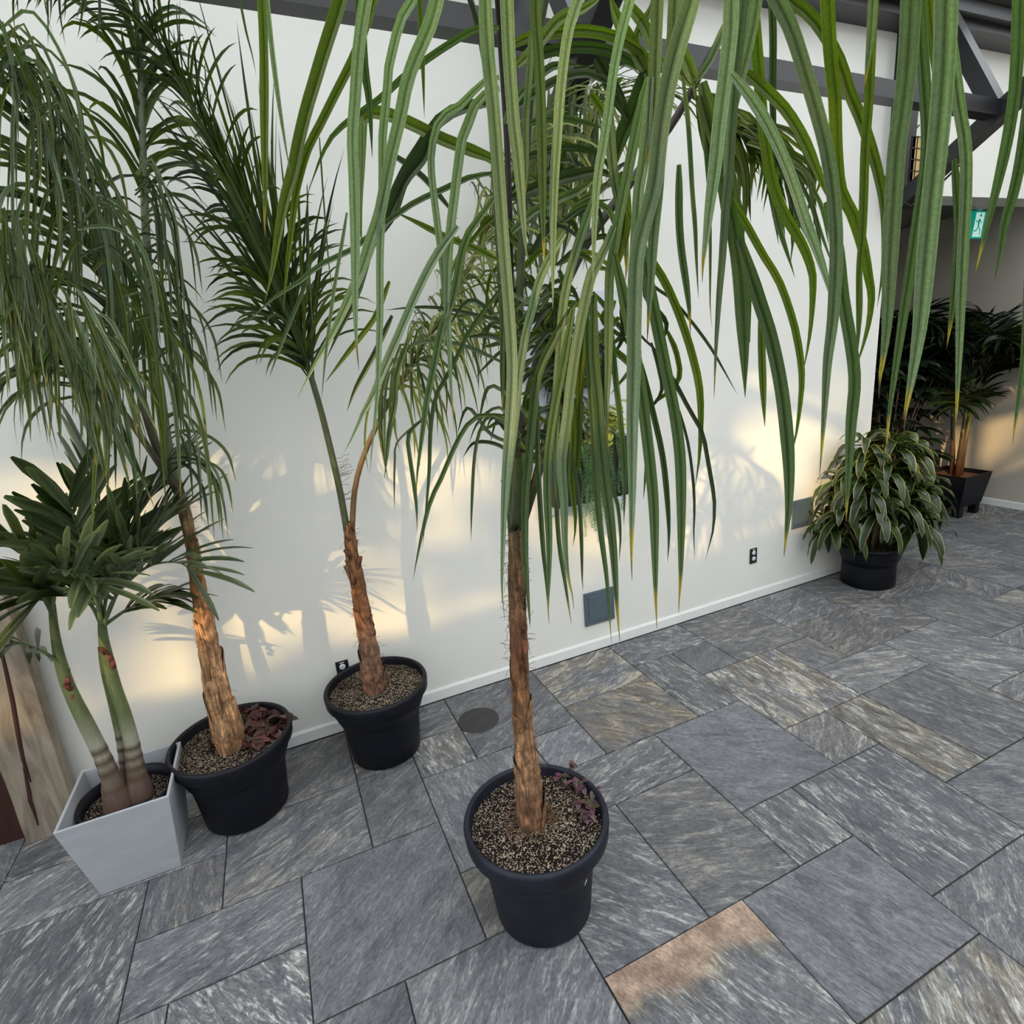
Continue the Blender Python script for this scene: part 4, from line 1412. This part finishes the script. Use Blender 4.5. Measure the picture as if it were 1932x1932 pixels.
for k in range(120):
    f = random.random()
    i_ = int((.25 + .7 * f) * 40)
    b0 = RR[i_]
    sg_ = random.choice((-1, 1, 1))
    dx = sg_ * random.uniform(.04, .20)
    L = random.uniform(.25, .42)
    P_ = catmull([b0, b0 + Vector((dx * .4, -.02, .05 * random.random() + .01)), b0 + Vector((dx * .8, -.03, -.06)), b0 + Vector((dx * 1.05, -.03, -L * .6)), b0 + Vector((dx * 1.1 + random.uniform(-.02, .02), -.02, -L))], 10)
    k_ = random.uniform(.7, 1.25)
    c_y = tuple(v * k_ for v in PAL[random.choice('yyyso')])
    p.ribbon(P_, [.013 * leafw(j / 10) for j in range(11)], Vector((random.uniform(-.6, .6), -1, .2)), c_y, .25)
p.build('leaflets', M['leaf'], f2)
p = MB()
for k in range(60):       # pale drooping tip leaflets behind the front palm
    x, y = random.uniform(1000, 1130), random.uniform(150, 260)
    L = random.uniform(150, 320)
    T(p, PXL, random.uniform(5, 10), 2.9, 2.9, [(x, y), (x - 5, y + L * .3), (x - 12 + random.uniform(-20, 10), y + L * .7), (x - 20 + random.uniform(-30, 10), y + L)], random.choice('yyps'))
p.build('tip_leaflets', M['leaf'], f2)
p = MB()
for k in range(22):       # dry spines between the two stalks
    y = random.uniform(860, 960)
    a = onY(640 - (940 - y) * .1, y, 2.72)
    P = [a]
    for s_ in range(4):
        P.append(P[-1] + Vector((random.uniform(.0, .03), random.uniform(-.01, .01), random.uniform(-.01, .015))))
    p.tube(P, .0011, 3)
p.build('dry_spines', M['fibre'], f1)['kind'] = 'stuff'

# ------------------------------------------------------------------ LEFT PALM
lp = thing('potted_palm', 'leaning palm in black pot with dark red seedlings, at the left', 'potted palm', (-.438, 2.658, 0))
pot(lp, -.438, 2.658, .406, .27, .187, .08, .355)
tp = [onY(428, 1378, 2.63), onY(412, 1310, 2.63), onY(398, 1240, 2.63), onY(378, 1130, 2.63), onY(362, 1030, 2.62), onY(345, 950, 2.62), onY(330, 905, 2.62)]
tp[0].z = .35
BR3 = [(.34, .19, .10), (.45, .26, .13), (.42, .24, .13), (.36, .17, .07), (.22, .13, .06), (.20, .18, .09)]
C, R = trunk(lp, tp, [.068, .057, .047, .036, .027, .023, .018], BR3, seed=8)
fibres(lp, C, R, 3, 38, 60, 12, .03)
p = MB()
p.tube([onY(392, 1280, 2.58), onY(380, 1210, 2.575)], [.018, .012], 6, (.42, .25, .12))
p.build('old_leaf_base', M['bark'], lp)
p = MB()
p.tube([onY(322, 895, 2.6), onY(300, 850, 2.6), onY(255, 700, 2.6)], [.014, .012, .009], 6, (.22, .11, .05))
p.build('old_leaf_base', M['bark'], lp)
LS = (.16, .18, .12)
R1, g1 = rachis(lp, pxp([(338, 930), (318, 850), (302, 740), (286, 600), (276, 450), (270, 300), (266, 150), (262, 55)], 2.62, 2.60), .022, .010, LS)
R2, g2 = rachis(lp, pxp([(332, 915), (290, 830), (252, 700), (208, 560), (152, 420), (100, 300), (40, 170), (-30, 60), (-120, 0)], 2.60, 2.2), .016, .005, (.10, .10, .07))
R3, g3 = rachis(lp, pxp([(330, 920), (270, 830), (200, 735), (110, 640), (20, 540), (-70, 460), (-160, 420)], 2.58, 2.2), .014, .005, (.10, .09, .06))
p = MB()
frond_leaflets(p, R1, .66, .99, 24, lambda f: .32, .015, .55, 1.2, 'soq', .2, .5, .3, 8)
p.build('leaflets', M['leaf'], g1)
rightdown = Vector((.8, -.35, -.3))
p = MB()
frond_leaflets(p, R2, .30, .99, 64, lambda f: .42, .013, .6, 1.6, 'wwqsd', -.35, .25, .25, 10, .25)
p.build('leaflets', M['leaf'], g2)
p = MB()
frond_leaflets(p, R3, .35, .99, 60, lambda f: .55, .013, .7, 1.8, 'wwqsd', -.05, .4, .3, 10, .3)
p.build('leaflets', M['leaf'], g3)
p = MB()


def hang(x, y, L, dx, w_, r, kinds, c=None):
    a = random.uniform(-12, 12)
    T(p, PXL, w_, r, r - .02, [(x, y), (x + dx * .25 + a, y + L * .12), (x + dx * .6 + a, y + L * .5), (x + dx * .85 + a * .5, y + L * .8), (x + dx, y + L)], random.choice(kinds), random.random() < .25)


def arch(x, y, dx, L, w_, r, kinds):
    """leaflet that springs off a stalk, arches over and hangs"""
    a = random.uniform(-8, 8)
    up = random.uniform(.02, .16) * L
    T(p, PXL, w_, r, r - .02, [(x, y), (x + dx * .35, y - up), (x + dx * .7, y + L * .12), (x + dx * .9 + a, y + L * .45), (x + dx + a * 1.5, y + L)], random.choice(kinds), random.random() < .3)


for k in range(120):       # long drooping leaflets at the left edge
    f = random.random()
    x = -20 + 275 * f + random.uniform(-12, 12)
    y = 70 + 640 * f ** 1.15 + random.uniform(-30, 30)
    L = random.uniform(170, 330)
    sg_ = random.choice((1, 1, 1, -1))
    arch(x, y, sg_ * random.uniform(40, 170) * (1 if sg_ > 0 else .5), L, random.uniform(6, 11), random.uniform(2.3, 2.5), 'wwqqsdo')
for k in range(46):
    f = random.random()
    x = 255 + 70 * f + random.uniform(-8, 8)
    y = 330 + 540 * f + random.uniform(-30, 30)
    arch(x, y, random.uniform(40, 125), random.uniform(120, 240) * (1.15 - .5 * f), random.uniform(5, 8), 2.5, 'wwsdqo')
for k in range(95):
    f = random.random()
    x = -40 + 250 * f + random.uniform(-15, 15)
    y = 430 + 300 * f + random.uniform(-110, 60)
    hang(x, y, random.uniform(170, 300) * (1.1 - .4 * f), random.uniform(-10, 110), random.uniform(7, 12), 2.28, 'wwwqqsop')
for k in range(16):
    x, y = random.uniform(10, 180), -40
    hang(x, y, random.uniform(60, 130), random.uniform(-10, 15), random.uniform(5, 8), 2.3, 'd')
p.build('hanging_leaflets', M['leaf'], g2)
sp = [onZ(x, y, .37) for x, y in ((455, 1345), (480, 1350), (505, 1350), (530, 1362), (470, 1370), (495, 1375), (515, 1390), (430, 1390), (460, 1400), (480, 1410), (500, 1385), (420, 1405), (445, 1375), (540, 1365))]
seedlings(lp, [(q.x, q.y) for q in sp], .36, .075, [(.075, .024, .018), (.05, .022, .014), (.12, .035, .035), (.045, .024, .012)], 'seedling', 4, 9)

# ------------------------------------------------------------------ SQUARE PLANTER PALM
sq = thing('potted_palm', 'triple stemmed palm with broad leaflets in a square grey planter', 'potted palm', (-.87, 2.60, 0))
H = .40
x0, x1, y0, y1 = -1.048, -.655, 2.355, 2.745
bx0, bx1, by0, by1 = -1.018, -.729, 2.492, 2.70
cxq, cyq = (x0 + x1) / 2, (y0 + y1) / 2
bx0, bx1, by0, by1 = cxq - .148, cxq + .148, cyq - .13, cyq + .15
p = MB()


def sqr(ix, z, th=0):
    k = z / H
    return [(bx0 + (x0 - bx0) * k + th, by0 + (y0 - by0) * k + th, z), (bx1 + (x1 - bx1) * k - th, by0 + (y0 - by0) * k + th, z),
            (bx1 + (x1 - bx1) * k - th, by1 + (y1 - by1) * k - th, z), (bx0 + (x0 - bx0) * k + th, by1 + (y1 - by1) * k - th, z)]


p.rings([sqr(0, 0), sqr(0, H), sqr(0, H, .012), sqr(0, .12, .012)], True)
p.build('planter', M['concrete'], sq, False, .004)
p = MB()
cq = Vector((cxq, cyq, 0))
p.lathe([(.11, .14), (.172, .33), (.180, .335), (.180, .352), (.170, .352), (.162, .30)], cq, 48)
p.build('grow_pot', M['plastic'], sq)
p = MB()
p.lathe([(.164, .302), (.12, .308), (.06, .312), (.001, .313)], cq, 40)
p.build('soil', M['soil'], sq)
GS = [(.11, .06, .055), (.16, .12, .09), (.33, .32, .25), (.14, .17, .07), (.14, .17, .07), (.12, .15, .06), (.10, .15, .05)]


def stem(path, y0_, y1_, rads, cols, rings, nm='stem'):
    P = pxp(path, y0_, y1_)
    P[0].z = .305
    C = catmull(P, 36)
    R, K = [], []
    for i in range(37):
        f = i / 36 * (len(rads) - 1)
        a = int(min(f, len(rads) - 2))
        rr_ = rads[a] * (1 - (f - a)) + rads[a + 1] * (f - a)
        f = i / 36 * (len(cols) - 1)
        a = int(min(f, len(cols) - 2))
        kk = tuple(cols[a][j] * (1 - (f - a)) + cols[a + 1][j] * (f - a) for j in range(3))
        if i in rings:
            rr_ *= 1.06
            kk = (.09, .06, .04)
        R.append(rr_)
        K.append(kk)
    p = MB()
    p.tube(C, R, 14, K)
    return C, p.build(nm, M['stem'], sq)


S1, _ = stem([(220, 1505), (208, 1465), (190, 1420), (165, 1370), (140, 1320), (125, 1285), (112, 1240), (103, 1190), (98, 1140)], 2.52, 2.60, [.062, .036, .029, .029, .025, .022, .016, .012], GS, (4, 7, 9, 11))
S2, _ = stem([(262, 1495), (256, 1450), (248, 1400), (235, 1350), (218, 1300), (205, 1250), (196, 1210), (192, 1170)], 2.54, 2.60, [.058, .036, .029, .027, .025, .023, .020, .014], GS, (5, 7, 9, 11))
S3, _ = stem([(236, 1478), (232, 1430), (226, 1390), (213, 1330), (197, 1260), (192, 1220)], 2.62, 2.64, [.022, .017, .016, .016, .016, .014], GS, (6, 8, 11, 14))
for (x, y) in ((128, 1290), (135, 1300), (138, 1322), (200, 1232), (210, 1245), (214, 1258)):
    p = MB()
    c = onY(x, y, 2.55)
    p.tube([c, c + Vector((random.uniform(-.02, .03), -.01, .03))], [.012, .007], 6, (.2, .06, .04))
    p.build('leaf_scar', M['bark'], sq)


def afrond(path, ya, yb, s0, cnt, L, wd, spread, droop, cols, lift=.2, rnd=.15):
    R_, o = rachis(sq, pxp(path, ya, yb), .008, .003, (.12, .17, .07), n=30)
    p = MB()
    frond_leaflets(p, R_, s0, .99, cnt, lambda f: L * 1.32 * (1 - .25 * f), wd * .86, spread, droop, cols, lift, .2, rnd, 8, 0, 'broad')
    p.build('leaflets', M['leafdark'], o)


PAL['g'] = (.070, .098, .042)
PAL['h'] = (.125, .165, .085)
afrond([(192, 1175), (187, 1100), (185, 1020), (187, 930), (190, 850)], 2.60, 2.66, .22, 15, .30, .046, .75, .2, 'ggdh')
afrond([(194, 1185), (215, 1130), (250, 1090), (290, 1065), (340, 1062), (370, 1085)], 2.58, 2.45, .25, 16, .26, .034, .95, .25, 'ghh', .35)
afrond([(192, 1190), (200, 1130), (220, 1060), (250, 990), (290, 930), (330, 890)], 2.6, 2.6, .25, 16, .27, .042, .7, .2, 'ggh', .2)
afrond([(98, 1150), (108, 1105), (135, 1078), (165, 1085), (185, 1110)], 2.55, 2.35, .2, 13, .24, .036, 1.0, .25, 'hhg', .45)
afrond([(98, 1150), (85, 1090), (55, 1050), (10, 1030), (-50, 1040)], 2.58, 2.5, .2, 14, .26, .048, .9, .25, 'gdd', .2)
afrond([(100, 1160), (75, 1120), (30, 1105), (-30, 1110), (-80, 1130)], 2.56, 2.35, .2, 14, .27, .050, .8, .25, 'ggo', .1)
afrond([(130, 1265), (85, 1232), (40, 1215), (-10, 1205), (-60, 1200)], 2.57, 2.5, .3, 8, .15, .038, 1.3, .4, 'gd', .1)
afrond([(192, 1180), (170, 1140), (130, 1120), (90, 1120), (60, 1140)], 2.60, 2.5, .3, 12, .24, .044, .8, .3, 'gg', .1)
afrond([(196, 1180), (240, 1150), (285, 1130), (320, 1120)], 2.60, 2.66, .3, 10, .2, .040, .9, .4, 'gd', .1)

afrond([(190, 1170), (180, 1100), (160, 1040), (140, 980), (125, 930)], 2.58, 2.5, .25, 14, .25, .044, .75, .2, 'ghh', .2)
afrond([(195, 1180), (225, 1110), (260, 1040), (310, 985), (350, 960)], 2.58, 2.5, .25, 14, .24, .036, .8, .2, 'hhg', .25)
afrond([(192, 1180), (180, 1130), (150, 1095), (120, 1075), (100, 1080)], 2.5, 2.35, .3, 12, .22, .034, .9, .3, 'hh', .5)

# ------------------------------------------------------------------ DRACAENA
dc = thing('potted_dracaena', 'bushy dark green plant with yellow leaf margins in round black pot', 'potted plant', (4.15, 2.765, 0))
pot(dc, 4.15, 2.765, .34, .235, .19, .05, .30)
rg_ = random.Random(21)
p = MB()
q = MB()
heads = []
for k in range(24):
    a = k * 2.4
    rr_ = .04 + .37 * math.sqrt((k + .5) / 24)
    hx, hy = 4.15 + rr_ * cos(a) * 1.05, 2.74 + rr_ * sin(a) * .6
    hz = .40 + .68 * (1 - (rr_ / .43) ** 2) + rg_.uniform(0, .14)
    hy = min(hy, 2.86)
    heads.append(Vector((hx, hy, hz)))
for h_ in heads:
    b0 = Vector((4.15 + (h_.x - 4.15) * .3, 2.765 + (h_.y - 2.765) * .3, .29))
    q.tube([b0, b0.lerp(h_, .5), h_], [.012, .011, .010], 7, (.12, .09, .05))
    for k in range(16):
        a = k * 2.4 + rg_.uniform(-.2, .2)
        f = k / 15
        el = 1.1 - 1.25 * (1 - f)
        el = -.25 + 1.35 * f
        d = Vector((cos(a) * cos(el), sin(a) * cos(el), sin(el)))
        L = rg_.uniform(.30, .42) * (1 - .3 * f)
        wdt = rg_.uniform(.062, .080) * (1 - .2 * f)
        c = (.013, .027, .010) if rg_.random() < .65 else (.026, .048, .013)
        # blade with pale yellow margins: five verts across
        P = [h_ + Vector((0, 0, .04 * f - .03 * (1 - f)))]
        dd = d.normalized()
        sg_ = 9
        for s_ in range(sg_):
            dd = (dd + Vector((0, 0, -1)) * .30 * (.5 + s_ / sg_)).normalized()
            P.append(P[-1] + dd * L / sg_)
        vs, cs = [], []
        side = d.cross(Vector((0, 0, 1))).normalized()
        for i, pt in enumerate(P):
            ff = i / sg_
            t = (P[min(i + 1, sg_)] - P[max(i - 1, 0)]).normalized()
            up = side.cross(t)
            wq_ = wdt * max(.03, sin(pi * min(1, .12 + ff * .88)) ** .65) / 2
            wave = .004 * sin(i * 2.1 + k)
            ym = (.34, .36, .09)
            for u, cc in ((-1, ym), (-.76, c), (0, tuple(x * 1.25 for x in c)), (.76, c), (1, ym)):
                if pt.y > 2.96:
                    pt.y = 2.96
                vs.append(pt + side * wq_ * u + up * (.12 * wq_ * abs(u) * 2 - .0 + wave * u))
                cs.append(cc)
        fs = []
        for i in range(sg_):
            for u in range(4):
                fs.append((i * 5 + u, i * 5 + u + 1, i * 5 + 6 + u, i * 5 + 5 + u))
        p.add(vs, fs, cs)
q.build('stem', M['stem'], dc)
p.build('foliage', M['leafdark'], dc)

# ------------------------------------------------------------------ KENTIA in footed planter
kt = thing('potted_palm', 'dark bushy palm in a square black planter with feet, by the end wall', 'potted palm', (6.40, 3.42, 0))
p = MB()
KX0, KX1, KY0, KY1, KH = 6.18, 6.62, 3.22, 3.66, .44


def kring(k, z, th=0):
    s_ = .045 * (1 - k)
    return [(KX0 + s_ + th, KY0 + s_ + th, z), (KX1 - s_ - th, KY0 + s_ + th, z), (KX1 - s_ - th, KY1 - s_ - th, z), (KX0 + s_ + th, KY1 - s_ - th, z)]


p.rings([kring(0, .11), kring(1, KH), kring(1, KH, .014), kring(.8, KH - .06, .014)], True)
p.build('planter', M['plastic'], kt, False, .003)
for fx in (KX0 + .05, KX1 - .12):
    for fy in (KY0 + .05, KY1 - .12):
        q = MB()
        q.box(fx, fx + .07, fy, fy + .07, 0, .115)
        q.build('foot', M['plastic'], kt, False, .003)
q = MB()
q.box(KX0 + .03, KX1 - .03, KY0 + .03, KY1 - .03, KH - .06, KH - .04)
q.build('soil', simple('red_brown_mulch', (.10, .04, .025), .9, .3, 60, .5), kt, False)
q = MB()
for k, (bx, by, tx, ty, tz) in enumerate(((6.36, 3.40, 6.33, 3.38, 1.1), (6.44, 3.42, 6.46, 3.40, 1.0), (6.48, 3.44, 6.54, 3.45, 1.15), (6.42, 3.48, 6.40, 3.55, 1.2))):
    q.tube([(bx, by, KH - .05), (bx + .4 * (tx - bx), by + .4 * (ty - by), .75), (tx, ty, tz)], [.028, .02, .014], 10, [(.10, .04, .03), (.10, .065, .035), (.09, .11, .03)])
q.build('stem', M['stem'], kt)
PAL['k'] = (.010, .020, .009)  # near-black green, the recess shade is put into the leaf colour
for k in range(22):
    a = k * 2.4 + .4
    b0 = Vector((6.42, 3.42, .95 + .025 * k))
    ex = .35 + .35 * random.random()
    top = b0 + Vector((cos(a) * ex, sin(a) * ex * .7, .15 + .55 * random.random()))
    end = top + Vector((cos(a) * .3, sin(a) * .2, -.02))
    if end.x > 6.8:
        end.x = 6.8
    if top.x > 6.75:
        top.x = 6.75
    R_, o = rachis(kt, [b0, b0.lerp(top, .5) + Vector((0, 0, .10)), top, end], .008, .003, (.05, .08, .03), n=24)
    p = MB()
    frond_leaflets(p, R_, .35, .99, 24, lambda f: .36, .034, .85, .35, 'kkkd', .2, .25, .15, 7)
    p.build('leaflets', M['leafdark'], o)

# schefflera between them in the recess shade
sf = thing('potted_schefflera', 'very dark leafy shrub in the shaded recess behind the bushy plant', 'potted plant', (5.35, 3.50, 0))
pot(sf, 5.35, 3.50, .36, .22, .16, .05, .32)
q = MB()
p = MB()
for k in range(70):
    a = k * 2.4
    rr_ = .08 + .48 * math.sqrt((k + .5) / 70)
    hd = Vector((5.35 + rr_ * cos(a), 3.52 + rr_ * sin(a) * .5, random.uniform(.65, 1.65)))
    b0 = Vector((5.35 + .04 * cos(a), 3.50 + .04 * sin(a), .31))
    q.tube([b0, b0.lerp(hd, .6) + Vector((0, 0, .1)), hd], [.010, .008, .004], 6, (.10, .08, .05))
    for j in range(9):
        b = j * 2 * pi / 9
        d = Vector((cos(b), sin(b), .15))
        leaflet(p, hd, d, random.uniform(.17, .28), .062, .5, tuple(v * random.uniform(.7, 1.3) for v in (.010, .021, .009)), 5, Vector((0, 0, 1)), False, .3, 'lance', .1)  # leaf colour darkened to carry the recess shade
q.build('stem', M['stem'], sf)
p.build('foliage', M['leafdark'], sf)
# second palm in the recess
s2 = thing('potted_palm', 'dark feathery palm at the back of the shaded recess', 'potted palm', (6.02, 4.15, 0))
pot(s2, 6.02, 4.15, .36, .22, .16, .05, .32)
q = MB()
for k in range(4):
    q.tube([(5.98 + .03 * k, 4.15, .30), (5.96 + .04 * k, 4.13, 1.0)], [.02, .012], 8, (.10, .09, .05))
q.build('stem', M['stem'], s2)
for k in range(20):
    a = k * 2.4
    b0 = Vector((6.02, 4.15, .85 + .04 * k))
    top = b0 + Vector((cos(a) * .5, sin(a) * .45, .5))
    end = top + Vector((cos(a) * .35, sin(a) * .3, -.08))
    R_, o = rachis(s2, [b0, b0.lerp(top, .5) + Vector((0, 0, .10)), top, end], .008, .003, (.05, .08, .03), n=24)
    p = MB()
    frond_leaflets(p, R_, .3, .99, 24, lambda f: .38, .036, .9, .4, 'kkk', .2, .15, .15, 7)
    p.build('leaflets', M['leafdark'], o)

# ------------------------------------------------------------------ WALL PLANTER (white board with two black boxes)
wp = thing('wall_planter', 'white board on the wall with black planter boxes of mixed foliage', 'wall planter', (1.75, 3.0, 1.0))
p = MB()
p.box(1.40, 2.02, 2.985, 3.021, 1.03, 2.32)
p.build('backboard', M['whiteboard'], wp, False, .004)


def wbox(xa, xb, za, zb, d):
    q = MB()
    yb, yf = 2.985, 2.985 - d
    o_ = [(xa, yf), (xb, yf), (xb, yb), (xa, yb)]
    i_ = [(xa + .01, yf + .01), (xb - .01, yf + .01), (xb - .01, yb - .01), (xa + .01, yb - .01)]
    q.rings([[(x, y, za) for x, y in o_], [(x, y, zb) for x, y in o_], [(x, y, zb) for x, y in i_], [(x, y, zb - .05) for x, y in i_]], True)
    q.build('planter_box', M['blackmetal'], wp, False, .002)


wbox(1.50, 1.84, 1.78, 2.05, .12)
wbox(1.46, 1.97, 1.10, 1.47, .12)
p = MB()
for k in range(120):      # leafy green in upper box
    c = Vector((random.uniform(1.50, 1.84), random.uniform(2.87, 2.97), random.uniform(1.95, 2.08)))
    a = random.uniform(0, 2 * pi)
    leaflet(p, c, Vector((cos(a), sin(a) - .9, random.uniform(-.3, .9))), random.uniform(.07, .13), .035, .9, tuple(v * random.uniform(.7, 1.4) for v in (.045, .09, .035)), 5, Vector((0, 0, 1)), False, .3, 'lance', .1)
for k in range(90):
    c = Vector((random.uniform(1.46, 1.70), random.uniform(2.86, 2.97), random.uniform(1.5, 1.9)))
    a = random.uniform(0, 2 * pi)
    leaflet(p, c, Vector((cos(a), sin(a) - .6, random.uniform(-.5, .6))), random.uniform(.08, .18), .03, 1.2, tuple(v * random.uniform(.7, 1.4) for v in (.05, .10, .045)), 5, Vector((0, 0, 1)), False, .3, 'lance', .1)
p.build('leafy_foliage', M['leafdark'], wp)
p = MB()
for k in range(110):      # yellow variegated plant in the lower box
    c = Vector((random.uniform(1.68, 1.96), random.uniform(2.86, 2.96), random.uniform(1.44, 1.68)))
    a = random.uniform(0, 2 * pi)
    leaflet(p, c, Vector((cos(a), sin(a) - .9, random.uniform(-.4, .8))), random.uniform(.06, .09), .052, .6, random.choice(((.55, .56, .16), (.48, .50, .12), (.12, .19, .06), (.60, .60, .25))), 5, Vector((0, 0, 1)), False, .4, 'lance', .1)
p.build('variegated_foliage', M['leaf'], wp)
p = MB()
for k in range(34):       # trailing silvery strands
    x = random.uniform(1.63, 1.92)
    y = random.uniform(2.835, 2.862)
    zt, L = 1.47, random.uniform(.28, .60)
    n = int(L / .011)
    for j in range(n):
        c = Vector((x + .008 * sin(j * .25 + k), y, zt - L * j / n))
        for m_ in range(4):
            a = m_ * pi / 2 + j * .8
            d = Vector((cos(a), sin(a), .5))
            sd = Vector((-sin(a), cos(a), 0)) * .0055
            e = c + d * .020
            cc = random.choice(((.30, .42, .33), (.42, .55, .44), (.20, .30, .22)))
            p.add([c - sd, c + sd, e], [(0, 1, 2)], cc)
p.build('trailing_foliage', M['leaf'], wp, False)
